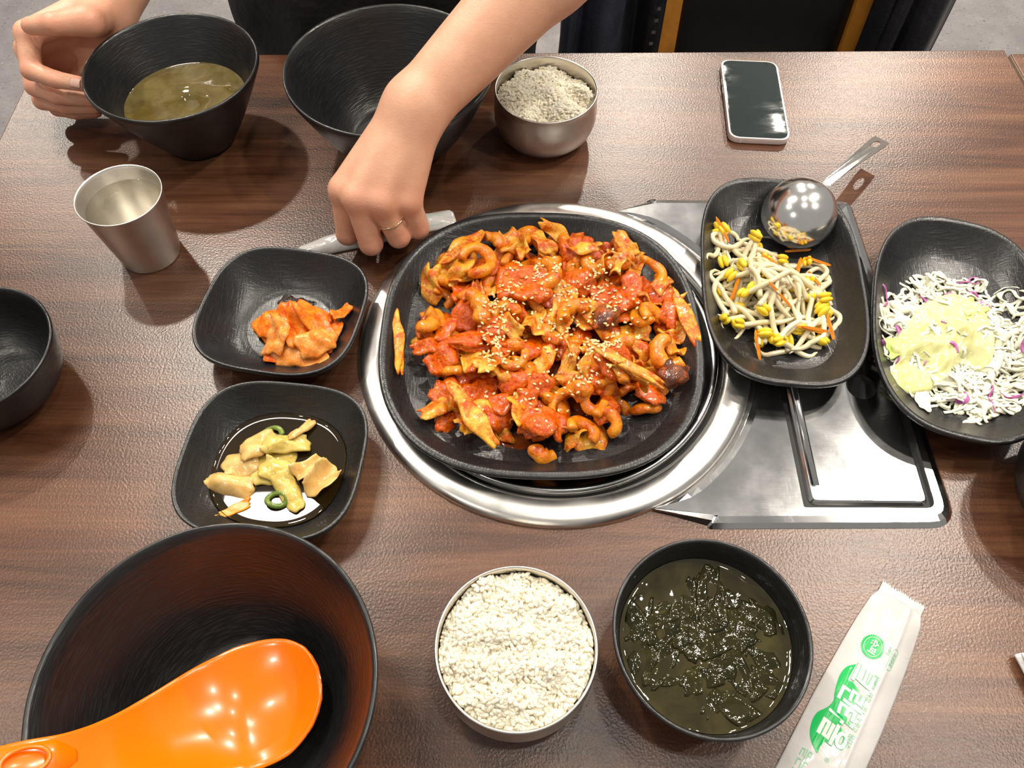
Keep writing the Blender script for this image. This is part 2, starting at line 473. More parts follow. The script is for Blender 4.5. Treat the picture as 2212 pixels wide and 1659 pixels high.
# sliding panel with a finger hole, sunk between the rails
pan = round_corners([(23.3, 24.35), (32.7, 24.35), (32.7, 49.6), (23.3, 49.6)], .7)
hc = np.array([(29.75 + 1.25 * math.cos(a), 35.1 + 1.25 * math.sin(a)) for a in np.linspace(0, 2 * PI, 32, endpoint=False)])
pi2 = offset_poly(pan, .3)
V = [(x, y, .18) for x, y in pan] + [(x, y, .50) for x, y in pi2] + [(x, y, .50) for x, y in hc] + [(x, y, .06) for x, y in hc]
n, h = len(pan), 32; F = [(i, (i + 1) % n, n + (i + 1) % n, n + i) for i in range(n)]
F += [(2 * n + i, 2 * n + (i + 1) % h, 2 * n + h + (i + 1) % h, 2 * n + h + i) for i in range(h)]
for t in tessellate_polygon([[Vector((x, y, 0)) for x, y in pi2], [Vector((x, y, 0)) for x, y in hc]]): F.append(tuple(n + i for i in t))
o = obj('sliding_panel', V, F, M_TRAY, ty, smooth=False)
bm = bmesh.new(); bm.from_mesh(o.data); bmesh.ops.recalc_face_normals(bm, faces=bm.faces); bm.to_mesh(o.data); bm.free()
V, F = lathe([(1.3, .06), (0, .06)], (29.75, 35.1), 32)
obj('hole_bottom', V, F, M_DARK, o)
V, F = tube([(24.0, 25.9, .5), (24.0, 48, .5)], .33, 12, True, .8); obj('ridge', V, F, M_TRAY, o)
mb = MB().box(22.7, 33.1, 23.9, 50.1, .02, .14); obj('channel_floor', mb.v, mb.f, M_DARK, ty, smooth=False)

# ------------------------------------------------------------------ dishes
def dish(name, cx, cy, a, b, rot, n_exp, h, z0, label, floor=.60, fl_exp=2.1, group=None, cat='plate', mat=None, wall=.32, foot=.52):
    r = empty(name, (cx, cy, z0), label, cat, group)
    rings = []
    def ring(s, z, e): rings.append(sup_ring(cx, cy, a * s, b * s, rot, e, z0 + z, 120))
    ring(.001, .12, 2); ring(foot - .05, .12, 2.1); ring(foot - .04, 0, 2.1); ring(foot, 0, 2.1); ring(foot + .01, .25, 2.1)
    k = 8
    for i in range(k + 1):
        t = i / k; s = foot + .02 + (1 - foot - .02) * (t ** .72); e = 2.1 + (n_exp - 2.1) * t
        ring(s, .28 + (h - .5 - .28) * (t ** 1.35), e)
    ring(1.004, h - .32, n_exp); ring(1.006, h - .12, n_exp); ring(1.0, h - .02, n_exp); ring(.988, h, n_exp); ring(.97, h - .03, n_exp); ring(.958, h - .14, n_exp)
    prof_in = []
    for i in range(1, 15):
        t = i / 14; s = .958 + (floor - .958) * t; z = wall + .1 + (h - .14 - wall - .1) * (1 - t) ** 1.55
        prof_in.append((s, z)); ring(s, z, n_exp + (fl_exp - n_exp) * t)
    ring(floor - .02, wall + .03, fl_exp); ring(floor - .05, wall, fl_exp); ring(.001, wall, fl_exp)
    V, F = loft(rings)
    o = obj('shell', V, F, mat or M_WARE, r)
    ps = np.array([q[0] for q in prof_in][::-1]); pz = np.array([q[1] for q in prof_in][::-1])
    def base(X, Y):
        c, s = math.cos(rot), math.sin(rot); dx, dy = X - cx, Y - cy
        u, v = np.abs(c * dx + s * dy) / a, np.abs(-s * dx + c * dy) / b
        rho = (u ** n_exp + v ** n_exp) ** (1 / n_exp)
        return z0 + np.where(rho < floor, wall, np.interp(rho, ps, pz))
    return r, base
kim_r, kim_base = dish('kimchi_dish', -19.9, 40.98, 7.0, 6.65, -.17, 3.1, 3.3, 0, 'black squarish side dish holding the kimchi', .58)
pic_r, pic_base = dish('pickle_dish', -18.35, 26.72, 7.0, 6.65, -.10, 3.15, 3.3, 0, 'black squarish side dish holding pickled cabbage in dark brine', .58)
big_r, big_base = dish('serving_plate', 2.46, 39.1, 13.65, 13.75, -.01, 2.6, 2.4, .38, 'large rounded-square black plate of red stir-fry in the centre', .80, 2.4, wall=.45, foot=.62)
spr_r, spr_base = dish('sprout_plate', 23.9, 45.1, 7.1, 11.75, -.091, 3.0, 3.0, .56, 'oblong black plate of bean sprouts with a ladle on it', .66, 2.4)
sal_r, sal_base = dish('salad_plate', 38.35, 40.1, 7.35, 11.9, -.264, 2.7, 3.0, .56, 'oblong black plate of shredded cabbage salad at the right', .66, 2.3)

def bowl(name, cx, cy, prof, label, mat, part='shell', n=128, group=None, z0=0):
    r = empty(name, (cx, cy, z0), label, 'bowl', group)
    V, F = lathe([(a, b + z0) for a, b in prof], (cx, cy), n)
    obj(part, V, F, mat, r)
    return r
def cone_prof(R, h, rb, th=.34, flare=.9, floor=None):
    """outside from the foot up, over the lip, down the inside"""
    P = [(0, .15), (rb - .35, .15), (rb - .3, 0), (rb, 0), (rb + .05, .35)]
    for i in range(1, 9):
        t = i / 8; P.append((rb + .05 + (R - rb - .05) * t ** flare, .35 + (h - .5 - .35) * t))
    P += [(R + .03, h - .25), (R + .02, h - .1), (R - .05, h), (R - .2, h - .02), (R - th, h - .16)]
    f = floor if floor else rb
    for i in range(1, 11):
        t = i / 10; P.append((f + (R - th - f) * (1 - t) ** (flare), .75 + (h - .16 - .75) * (1 - t)))
    P += [(f - .25, .55), (f - .6, .5), (0, .5)]
    return P
bowl('soup_bowl', -33.29, 66.0, cone_prof(8.32, 9.0, 3.55, .3, .86), 'deep conical black soup bowl held by the diner\'s hand', M_BOWL)
bowl('mixing_bowl', -12.2, 66.1, cone_prof(10.15, 9.0, 5.2, .34, .72), 'wide empty black mixing bowl behind the reaching forearm', M_BOWL)
bowl('mixing_bowl', -17.85, 8.95, cone_prof(10.1, 9.0, 5.0, .34, .70), 'wide black mixing bowl with the orange paddle in it', M_BOWL)
SOUPP = [(0, .15), (3.2, .15), (3.25, 0), (3.6, 0), (3.7, .3), (4.6, .75), (5.4, 1.7), (5.9, 3.0), (6.2, 4.4), (6.4, 5.4), (6.44, 5.7), (6.38, 5.8), (6.25, 5.8), (6.14, 5.68),
         (5.92, 4.4), (5.6, 3.0), (5.05, 1.8), (4.3, 1.0), (3.6, .62), (3.0, .5), (0, .5)]
bowl('soup_bowl', 13.05, 13.0, SOUPP, 'round black bowl of dark seaweed soup at the front', M_BOWL)
bowl('soup_bowl', -43.2, 34.6, [(a, b) for a, b in SOUPP], 'empty round black bowl cut off by the left edge', M_BOWL)
bowl('soup_bowl', 44.3, 24.6, SOUPP, 'dark round bowl just showing at the right edge below the salad', M_BOWL)

RICEP = [(0, .12), (3.1, .12), (3.15, 0), (3.45, 0), (4.3, .55), (4.95, 1.4), (5.28, 2.5), (5.32, 3.6), (5.22, 4.9), (5.18, 5.55), (5.24, 5.72), (5.22, 5.8), (5.12, 5.82), (5.04, 5.7),
         (5.06, 4.9), (5.16, 3.6), (5.1, 2.5), (4.8, 1.5), (4.2, .75), (3.3, .3), (0, .25)]
bowl('rice_bowl', 3.23, 67.0, RICEP, 'stainless rice bowl beside the black mixing bowl at the far side', M_STEELB)
bowl('rice_bowl', .4, 12.15, RICEP, 'stainless rice bowl beside the seaweed soup at the front', M_STEELB)

# water cup
CX, CY = -34.65, 50.0
cup = empty('water_cup', (CX, CY, 0), 'tapered brushed stainless cup of water', 'cup')
P = [(0, .2), (2.5, .2), (2.55, 0), (2.72, 0), (2.78, .2), (3.62, 7.2), (3.74, 7.4), (3.76, 7.5), (3.70, 7.54), (3.63, 7.45), (3.55, 7.2), (2.66, .42), (2.5, .3), (0, .3)]
V, F = lathe(P, (CX, CY), 96); obj('cup_wall', V, F, M_STEELB, cup)
m, nt, b = mk('water')
tr = N(nt, 'ShaderNodeBsdfTransparent'); tr.inputs[0].default_value = (.86, .86, .83, 1)
gl = N(nt, 'ShaderNodeBsdfGlossy'); gl.inputs['Roughness'].default_value = .01
fr = N(nt, 'ShaderNodeFresnel'); fr.inputs['IOR'].default_value = 1.33
bw = N(nt, 'ShaderNodeBump'); bw.inputs['Strength'].default_value = .08; bw.inputs['Distance'].default_value = .003
L(nt, noise(nt, coords(nt), 60, 2), bw.inputs['Height']); L(nt, bw.outputs[0], gl.inputs['Normal'])
mx = N(nt, 'ShaderNodeMixShader'); L(nt, fr.outputs[0], mx.inputs[0]); L(nt, tr.outputs[0], mx.inputs[1]); L(nt, gl.outputs[0], mx.inputs[2])
L(nt, mx.outputs[0], nt.nodes['Material Output'].inputs['Surface'])
V, F = lathe([(3.42, 6.12), (3.33, 6.06), (3.25, 6.05), (3.1, 6.05), (0, 6.05)], (CX, CY), 96)
obj('drinking_water', V, F, m, at=(CX, CY, 6.0), label='clear water filling the stainless cup', cat='water')

# ------------------------------------------------------------------ soups
def liquid(name, col, rough=.03, bscale=50, bst=.15, nscale=30, col2=None, bd=.004):
    m, nt, b = mk(name); v = coords(nt)
    L(nt, ramp(nt, noise(nt, v, nscale, 4, .6, .6), [(.35, col), (.68, col2 or col)]), b.inputs['Base Color'])
    b.inputs['Roughness'].default_value = rough; b.inputs['Specular IOR Level'].default_value = .6
    bump(nt, b, noise(nt, v, bscale, 2), bst, bd)
    return m
V, F = lathe([(6.05, 4.86), (5.95, 4.80), (5.75, 4.765), (5.6, 4.76), (5.3, 4.76), (3, 4.76), (0, 4.76), (0, 4.5), (5.9, 4.5), (6.05, 4.86)], (-33.29, 66.0), 96)
obj('soup_broth', V, F, liquid('olive_broth', (.085, .060, .014), .04, 34, .35, 40, (.15, .115, .04)), at=(-33.29, 66, 4.5), label='cloudy olive broth in the conical black bowl', cat='soup')
V, F = lathe([(5.72, 3.66), (5.62, 3.60), (5.45, 3.555), (5.3, 3.55), (5.0, 3.55), (3, 3.55), (0, 3.55), (0, 3.3), (5.62, 3.3), (5.72, 3.66)], (13.05, 13.0), 96)
obj('soup_broth', V, F, liquid('seaweed_broth', (.022, .018, .005), .03, 45, .3, 40, (.05, .04, .012)), at=(13.05, 13, 3.3), label='dark seaweed broth in the front black bowl', cat='soup')
M_SEAW = food('seaweed_leaf', [(.3, (.010, .010, .003)), (.55, (.022, .020, .005)), (.8, (.050, .040, .010))], .07, 60, .6, 120, 0, 0, bdist=.0016)
for i in range(40):
    a, r = random.uniform(0, 2 * PI), 4.9 * math.sqrt(random.random())
    if i < 3: a, r = .2 + i * 2.1, 2.6
    cx, cy = 13.05 + r * math.cos(a), 13.0 + r * math.sin(a)
    L1, W1 = random.uniform(1.4, 3.4), random.uniform(.9, 1.9)
    u, v = np.meshgrid(np.linspace(-1, 1, 15), np.linspace(-1, 1, 9), indexing='ij')
    P = np.stack([u * L1 / 2 * (1 + .12 * np.sin(5 * v)), v * W1 / 2 * (1 - .35 * u ** 2), 0 * u], -1)
    P = rotz(P, random.uniform(0, PI)) + np.array([cx, cy, 3.60])
    rr = np.hypot(P[..., 0] - 13.05, P[..., 1] - 13.0); s = np.minimum(1, 5.45 / np.maximum(rr, 1e-3))
    P[..., 0] = 13.05 + (P[..., 0] - 13.05) * s; P[..., 1] = 13.0 + (P[..., 1] - 13.0) * s
    P[..., 2] += np.clip(wob(P[..., :2], .06, 4.0) - .05, -.12, .14)
    V, F = sheet(P, .05)
    obj('seaweed_leaf', V, F, M_SEAW, label='wet dark green seaweed leaf at the %s of the front soup' % zone(cx, cy, 13.05, 13, 1.8, 1.8), cat='seaweed', group='seaweed leaves at the %s of the front soup' % zone(cx, cy, 13.05, 13, 1.8, 1.8))

# ------------------------------------------------------------------ rice
M_RICE = plain('cooked_rice', (.84, .75, .59), .42, 0, .06, 200, 0, spec=.5, sss=.3)
def rice(cx, cy, R, zc, dome, seed, label, pit=None, ngr=2100):
    r = np.random.default_rng(seed)
    def hz(x, y):
        q = np.hypot(x - cx, y - cy) / R
        z = zc + dome * (1 - q ** 2.2)
        P = np.stack([x, y], -1); rr = np.random.default_rng(seed + 5)
        for _ in range(7):
            d = rr.normal(size=2); d *= rr.uniform(1.2, 3.2) / np.linalg.norm(d); z = z + .10 * np.sin(P @ d + rr.uniform(0, 6.28))
        if pit: z = z - pit[2] * np.exp(-((x - pit[0]) ** 2 + (y - pit[1]) ** 2) / pit[3] ** 2)
        return z
    a = np.linspace(0, 2 * PI, 48, endpoint=False); rings = []
    for q in np.linspace(.001, .99, 14):
        x, y = cx + R * q * np.cos(a), cy + R * q * np.sin(a); rings.append(np.stack([x, y, hz(x, y) - .05], -1))
    V, F = loft(rings)
    V = [tuple(p) for p in V]; F = list(F)
    Gv = []
    nth, nph = 7, 6
    th = np.linspace(0, PI, nth)
    for k in th:
        for j in range(nph):
            ph = 2 * PI * j / nph; Gv.append((math.cos(k), math.sin(k) * math.cos(ph), math.sin(k) * math.sin(ph)))
    Gv = np.array(Gv); Gf = [(i * nph + j, i * nph + (j + 1) % nph, (i + 1) * nph + (j + 1) % nph, (i + 1) * nph + j) for i in range(nth - 1) for j in range(nph)]
    allV = [np.array(V)]
    q = np.sqrt(r.random(ngr)) * .985; an = r.uniform(0, 2 * PI, ngr)
    X, Y = cx + R * q * np.cos(an), cy + R * q * np.sin(an); Z = hz(X, Y) + r.uniform(-.10, .13, ngr)
    for i in range(ngr):
        g = Gv * np.array([.36, .165, .15]) * r.uniform(.85, 1.15)
        g[:, 2] += .05 * (g[:, 0] / .3) ** 2 * r.uniform(-1, 1)
        ax, az = r.normal(0, .45), r.uniform(0, 2 * PI)
        c, s = math.cos(ax), math.sin(ax); g = np.stack([c * g[:, 0] - s * g[:, 2], g[:, 1], s * g[:, 0] + c * g[:, 2]], -1)
        g = rotz(g, az) + np.array([X[i], Y[i], Z[i]])
        rad = np.hypot(g[:, 0] - cx, g[:, 1] - cy); sc = np.minimum(1, (R + .02) / np.maximum(rad, 1e-3))
        g[:, 0] = cx + (g[:, 0] - cx) * sc; g[:, 1] = cy + (g[:, 1] - cy) * sc
        allV.append(g)
    VV = np.concatenate(allV); base = np.array(Gf); FF = [list(f) for f in F]
    n0 = len(V)
    offs = n0 + np.arange(ngr) * len(Gv)
    FF += (base[None] + offs[:, None, None]).reshape(-1, 4).tolist()
    obj('steamed_rice', VV, FF, M_RICE, at=(cx, cy, zc - 2), label=label, cat='rice', kind='stuff')
rice(3.23, 67.0, 4.98, 4.35, 1.35, 3, 'steamed white rice heaped in the far stainless bowl', pit=(5.3, 69.4, .9, 1.5))
rice(.4, 12.15, 4.98, 5.0, .75, 4, 'steamed white rice filling the front stainless bowl')

# ------------------------------------------------------------------ phone
ph = empty('smartphone', (26.4, 72.2, 0), 'white-framed smartphone lying face up near the far table edge', 'phone')
PR = -.060
def rrect(w, l, r, z, k=8):
    P = round_corners([(-w / 2, -l / 2), (w / 2, -l / 2), (w / 2, l / 2), (-w / 2, l / 2)], r, k)
    P = np.column_stack([P, np.full(len(P), z)])
    P = rotz(P, PR); P[:, 0] += 26.4; P[:, 1] += 72.2
    return P
m_frame = plain('phone_frame_pink_white', (.74, .63, .60), .3, .15, .03)
V, F = loft([rrect(6.2, 12.95, 1.15, .02), rrect(6.42, 13.15, 1.2, .12), rrect(6.45, 13.2, 1.2, .66), rrect(6.36, 13.1, 1.18, .76), rrect(6.1, 12.85, 1.1, .77)], True, True, True)
body = obj('frame', V, F, m_frame, ph, sharp=40)
m, nt, b = mk('smudged_phone_glass'); v = coords(nt)
b.inputs['Base Color'].default_value = (.022, .030, .030, 1)
sm = noise(nt, coords(nt, (25, 60, 1)), 1, 4, .6, 1.0)
L(nt, ramp(nt, sm, [(.40, .035), (.75, .14)]), b.inputs['Roughness']); b.inputs['Specular IOR Level'].default_value = .7
V, F = loft([rrect(6.05, 12.8, 1.08, .76), rrect(6.0, 12.75, 1.06, .81), rrect(5.9, 12.65, 1.03, .82)], True, False, True)
obj('glass_screen', V, F, m, ph, sharp=40)
for y0, y1 in ((1.0, 2.0), (2.4, 3.4)):
    mb = MB().box(-3.27, -3.2, y0, y1, .28, .5); Q = rotz(np.array(mb.v), PR) + np.array([26.4, 72.2, 0])
    obj('side_button', Q, mb.f, m_frame, ph, smooth=False)
mb = MB().box(-2.05, -1.9, -6.61, -6.58, .14, .66); Q = rotz(np.array(mb.v), PR) + np.array([26.4, 72.2, 0])
obj('antenna_line', Q, mb.f, plain('antenna_line_white', (.85, .82, .80), .4), body, smooth=False)

# ------------------------------------------------------------------ wet tissue packets
def film(name):
    m, nt, b = mk(name); v = coords(nt)
    L(nt, ramp(nt, noise(nt, v, 30, 3), [(.3, (.54, .525, .51)), (.7, (.62, .605, .595))]), b.inputs['Base Color'])
    b.inputs['Roughness'].default_value = .16; b.inputs['Coat Weight'].default_value = .5; b.inputs['Coat Roughness'].default_value = .05
    b.inputs['Subsurface Weight'].default_value = .15; b.inputs['Subsurface Scale'].default_value = .003
    w = noise(nt, coords(nt), 55, 3, .5, 1.2)
    bump(nt, b, w, .14, .004)
    return m
M_FILM = film('white_packet_film')
M_GREEN = plain('green_print', (.0, .42, .085), .25, 0, .03)
M_GREENP = plain('pale_green_print', (.20, .50, .30), .25, 0, .03)
M_WHITEP = plain('white_print', (.70, .70, .66), .25, 0, .02)
O2 = np.array([28.97, 17.38]); D2 = np.array([-.588, -.809]); U2 = np.array([.809, -.588])
def pk_half(u): return np.interp(u, [0, .8, 1.6, 3.5, 6, 10, 19], [1.62, 1.6, 1.9, 2.1, 2.25, 2.4, 2.45])
def pk_z(u, v):
    hw = pk_half(u); q = np.clip(np.abs(v) / hw, 0, 1)
    body = np.interp(u, [0, .7, 2.0, 4, 16, 18, 18.8], [0, .02, .45, .62, .62, .45, .02])
    z = .14 + body * (1 - q ** 2.6) + .10 * np.exp(-((v - .75 - .02 * u) / .16) ** 2) * (u > .8)
    z = z + .05 * np.sin(1.9 * u + 1.3 * v) * np.clip(u - 1, 0, 1) * (1 - q)
    return z
def pk(u, v, dz=0):
    u = np.asarray(u, float); v = np.asarray(v, float)
    return np.stack([O2[0] + u * D2[0] + v * U2[0], O2[1] + u * D2[1] + v * U2[1], pk_z(u, v) + dz], -1)
pkt = empty('wet_tissue_packet', (O2[0] + 9 * D2[0], O2[1] + 9 * D2[1], 0), 'white wet tissue packet with a bright green logo at the front right', 'wet tissue')
uu = np.linspace(0, 18.8, 110); vv = np.linspace(-1, 1, 49)
A = np.stack([pk(np.full(49, u), vv * pk_half(u)) for u in uu])
A[0, :, 1] += .12 * np.sign(np.sin(np.arange(49) * 2.2))
lo = A.copy(); lo[..., 2] = .03
nu, nv = A.shape[:2]; V = np.concatenate([A.reshape(-1, 3), lo.reshape(-1, 3)]); F = []
I = np.arange(nu * nv).reshape(nu, nv); o_ = nu * nv
for i in range(nu - 1):
    for j in range(nv - 1): F += [(I[i, j], I[i, j + 1], I[i + 1, j + 1], I[i + 1, j]), (I[i, j] + o_, I[i + 1, j] + o_, I[i + 1, j + 1] + o_, I[i, j + 1] + o_)]
for i in range(nu - 1): F += [(I[i, 0], I[i + 1, 0], I[i + 1, 0] + o_, I[i, 0] + o_), (I[i + 1, -1], I[i, -1], I[i, -1] + o_, I[i + 1, -1] + o_)]
for j in range(nv - 1): F += [(I[0, j + 1], I[0, j], I[0, j] + o_, I[0, j + 1] + o_), (I[-1, j], I[-1, j + 1], I[-1, j + 1] + o_, I[-1, j] + o_)]
obj('film_sleeve', V, F, M_FILM, pkt)
V, F = [], []
for k in range(22):                                   # pressed ribs of the end seal
    v0 = -1.5 + k * .138; q = pk([.18, .18, .72, .72], [v0, v0 + .06, v0 + .06, v0], .03); n0 = len(V); V += q.tolist(); F.append((n0, n0 + 3, n0 + 2, n0 + 1))
obj('seal_ribs', V, F, plain('seal_rib_grey', (.50, .49, .48), .3), pkt)
def uv2(P): d = np.asarray(P, float) - O2; return d @ D2, d @ U2
def decal(name, poly_uv, mat, dz, holes=()):
    """flat print: polygon in packet coordinates laid on the film"""
    loops = [[Vector((a, b, 0)) for a, b in poly_uv]] + [[Vector((a, b, 0)) for a, b in hh] for hh in holes]
    tri = tessellate_polygon(loops); pts = np.array([(a, b) for l in ([poly_uv] + list(holes)) for a, b in l])
    bm = bmesh.new(); vs = [bm.verts.new((a, b, 0)) for a, b in pts]
    for t in tri:
        try: bm.faces.new([vs[i] for i in t])
        except ValueError: pass
    for _ in range(2):
        lng = [e for e in bm.edges if e.calc_length() > .35]
        if lng: bmesh.ops.subdivide_edges(bm, edges=lng, cuts=1); bmesh.ops.triangulate(bm, faces=bm.faces)
    bm.verts.index_update(); q = np.array([v.co[:2] for v in bm.verts]); F = [tuple(v.index for v in f.verts) for f in bm.faces]
    bm.free()
    return obj(name, pk(q[:, 0], q[:, 1], dz), F, mat, pkt)
def text_decal(name, body, u0, v0, size, mat, dz, stretch=1.0, bold=.0, slant=0.0):
    cu = bpy.data.curves.new('print_curve', 'FONT'); cu.body = body; cu.size = size; cu.offset = bold * size; cu.align_x = 'CENTER'; cu.align_y = 'CENTER'; cu.resolution_u = 3
    o = bpy.data.objects.new('print_curve', cu); COL.objects.link(o)
    me = bpy.data.meshes.new_from_object(o.evaluated_get(bpy.context.evaluated_depsgraph_get()))
    q = np.array([v.co[:2] for v in me.vertices]); F = [tuple(p.vertices) for p in me.polygons]
    bpy.data.objects.remove(o); bpy.data.curves.remove(cu); bpy.data.meshes.remove(me)
    return obj(name, pk(u0 + q[:, 0] * stretch + slant * q[:, 1], v0 + q[:, 1], dz), F, mat, pkt)
blob = [(24.1, 12.26), (23.42, 12.1), (22.81, 11.51), (22.28, 10.52), (22.01, 9.86), (21.52, 9.45), (20.84, 9.15), (20.35, 8.57), (20.05, 7.82), (20.04, 7.18), (20.23, 6.6), (20.49, 6.98), (20.92, 7.29), (21.4, 7.41), (21.77, 7.41), (22.01, 7.67), (22.15, 8.04), (22.08, 8.29), (22.52, 8.47), (22.69, 8.81), (23.34, 9.49), (23.66, 9.93), (23.88, 10.47), (23.74, 10.68), (23.54, 11.07), (23.29, 11.24)]
bl = catmull(np.array([uv2(p) for p in blob + blob[:1]]), 90)[:-1]
decal('print_logo', [tuple(p) for p in bl], M_GREEN, .025)
for ch, P in zip('크린타올', [(24.25, 11.45), (23.16, 10.10), (22.38, 9.12), (21.42, 7.85)]):
    u, v = uv2(P)
    text_decal('print_outline', ch, u, v, 1.85 if ch != '올' else 2.05, M_GREEN, .034, .82, .045, .10)
    text_decal('print_letter', ch, u, v, 1.85 if ch != '올' else 2.05, M_WHITEP, .050, .82, .026, .10)
u, v = uv2((25.5, 13.43)); ang = np.linspace(0, 2 * PI, 97)[:-1]
decal('print_badge', [(u + .86 * math.cos(a) * (1 + .10 * ((k % 3) == 0)), v + .72 * math.sin(a) * (1 + .10 * ((k % 3) == 0))) for k, a in enumerate(ang)], M_GREEN, .03)
ring = [(u + .72 * math.cos(a), v + .60 * math.sin(a)) for a in ang]; ring2 = [(u + .69 * math.cos(a), v + .57 * math.sin(a)) for a in ang][::-1]
decal('print_badge_ring', ring, M_WHITEP, .042, [ring2])
text_decal('print_letter', '슈퍼', u, v, .60, M_WHITEP, .046, 1.0, .03)
u, v = uv2((26.55, 13.05)); text_decal('print_letter', '1매입', u - .1, v - .05, .30, M_GREENP, .03)
text_decal('print_letter', '위생용품', u + .35, v + .38, .30, M_GREENP, .03)
pill = [(u + .35 + (.66 if math.cos(a) > 0 else -.66) + .2 * math.cos(a), v + .38 + .2 * math.sin(a)) for a in np.linspace(-PI / 2, 1.5 * PI, 41)[:-1]]
pin = [(u + .35 + (.66 if math.cos(a) > 0 else -.66) + .17 * math.cos(a), v + .38 + .17 * math.sin(a)) for a in np.linspace(-PI / 2, 1.5 * PI, 41)[:-1]][::-1]
decal('print_pill', pill, M_GREENP, .03, [pin])
for body, P in (('물빼인', (25.05, 11.05)), ('마음', (24.42, 10.1)), ('리스', (23.82, 9.25)), ('누루고', (23.2, 8.35)), ('물티슈', (22.5, 7.35))):
    u, v = uv2(P); text_decal('print_letter', body, u, v, .42, M_GREENP, .03, .9)
u, v = uv2((20.75, 6.2)); text_decal('print_letter', '®', u, v, .42, M_GREENP, .03)
u, v = uv2((19.05, 6.0)); text_decal('print_letter', '뜯는곳', u, v, .8, M_GREENP, .03)

# second packet, under the reaching hand
pk2 = empty('wet_tissue_packet', (-13, 52, 0), 'white wet tissue packet pinched under the reaching hand', 'wet tissue')
a2 = np.array([-20.9, 49.9]); b2 = np.array([-5.8, 54.65]); ax = (b2 - a2); ln = np.linalg.norm(ax); ax = ax / ln; nx = np.array([-ax[1], ax[0]])
def q2(u, v):
    hw = np.interp(u, [0, .8, 3, 6, 10, 14, ln - .3, ln], [.28, .75, 1.1, 1.15, 1.15, 1.15, 1.0, .6]); q = np.abs(v)
    z = .12 + np.interp(u, [0, 1, 3, 13, ln], [0, .25, .8, .75, .1]) * (1 - q ** 2.4) + .12 * np.sin(1.5 * u + 2 * v) * (1 - q) + np.interp(u, [0, 5, 8, 11, ln], [0, .1, .25, .1, 0.2])
    return np.stack([a2[0] + ax[0] * u + nx[0] * v * hw, a2[1] + ax[1] * u + nx[1] * v * hw, z], -1)
U_, V_ = np.meshgrid(np.linspace(0, ln, 60), np.linspace(-1, 1, 21), indexing='ij')
A = q2(U_, V_); lo = A.copy(); lo[..., 2] = np.maximum(.02, A[..., 2] * .12)
V = np.concatenate([A.reshape(-1, 3), lo.reshape(-1, 3)]); F = []; nu, nv = A.shape[:2]; I = np.arange(nu * nv).reshape(nu, nv); o_ = nu * nv
for i in range(nu - 1):
    for j in range(nv - 1): F += [(I[i, j], I[i + 1, j], I[i + 1, j + 1], I[i, j + 1]), (I[i, j] + o_, I[i, j + 1] + o_, I[i + 1, j + 1] + o_, I[i + 1, j] + o_)]
for i in range(nu - 1): F += [(I[i, 0], I[i, 0] + o_, I[i + 1, 0] + o_, I[i + 1, 0]), (I[i + 1, -1], I[i + 1, -1] + o_, I[i, -1] + o_, I[i, -1])]
for j in range(nv - 1): F += [(I[0, j + 1], I[0, j + 1] + o_, I[0, j] + o_, I[0, j]), (I[-1, j], I[-1, j] + o_, I[-1, j + 1] + o_, I[-1, j + 1])]
obj('film_sleeve', V, F, M_FILM, pk2)
V, F = [], []
for k in range(11):
    u0 = ln - 3.0 + k * .155; w_ = .035 + .03 * ((k * 7) % 3 == 0)
    q = q2(np.array([u0, u0 + w_ * 2, u0 + w_ * 2, u0]), np.array([-.75, -.75, .05, .05])); q[:, 2] += .03; n0 = len(V); V += q.tolist(); F.append((n0, n0 + 1, n0 + 2, n0 + 3))
obj('print_bars', V, F, M_GREENP, pk2)

# folded white towel at the right edge
tw = empty('wet_towel', (41.2, 10.2, 0), 'white folded wet towel just showing at the lower right edge', 'towel')
u, v = np.meshgrid(np.linspace(-1, 1, 25), np.linspace(-1, 1, 31), indexing='ij')
for k, (z, s) in enumerate(((.45, 1.0), (1.05, .97), (1.6, .93))):
    P = np.stack([40.0 + 3.9 * s * np.sign(u) * np.abs(u) ** .9, 10.2 + 3.6 * s * v, z + 0 * u], -1); P = rotz(P, .18, (40.0, 10.2))
    P[..., 2] += wob(P[..., :2], .05, 2.5, 40 + k); V, F = sheet(P, .5)
    obj('towel_fold', V, F, plain('white_cotton', (.80, .79, .78), .8, 0, .03, 300, .5, 900, .001), tw)

# ------------------------------------------------------------------ ladle upside down on the sprout plate
la = empty('ladle', (26.9, 52.6, 1.2), 'shiny steel ladle turned face down on the sprout plate', 'ladle')
C = np.array([26.9, 52.6, 3.1]); axis = np.array([-.13, -.34, .93]); axis /= np.linalg.norm(axis)
hd = np.array([37.6, 64.0, 2.5]) - C; hd -= axis * (hd @ axis); hd /= np.linalg.norm(hd); sd = np.cross(axis, hd)
n = 72; an = np.linspace(0, 2 * PI, n, endpoint=False); rings = []
def lring(r, h): return C + r * (np.cos(an)[:, None] * hd + np.sin(an)[:, None] * sd) + h * axis
Rl = 3.4
for k in range(25):
    t = k / 24 * PI / 2; rings.append(lring(max(.01, Rl * math.sin(t)), Rl * .92 * math.cos(t)))
rings += [lring(Rl + .02, -.25), lring(Rl - .08, -.3), lring(Rl - .12, -.1)]
for k in range(1, 13):
    t = PI / 2 * (1 - k / 12); rings.append(lring(max(.01, (Rl - .12) * math.sin(t)), (Rl - .12) * .92 * math.cos(t)))
V, F = loft(rings); obj('ladle_bowl', V, F, M_CHROME, la)
st = C + hd * (Rl - .15) + axis * .25
end = np.array([38.0, 64.2, 2.0])
path = catmull([st, st + (end - st) * .15 + np.array([0, 0, .35]), st + (end - st) * .55 + np.array([0, 0, .25]), end], 26)
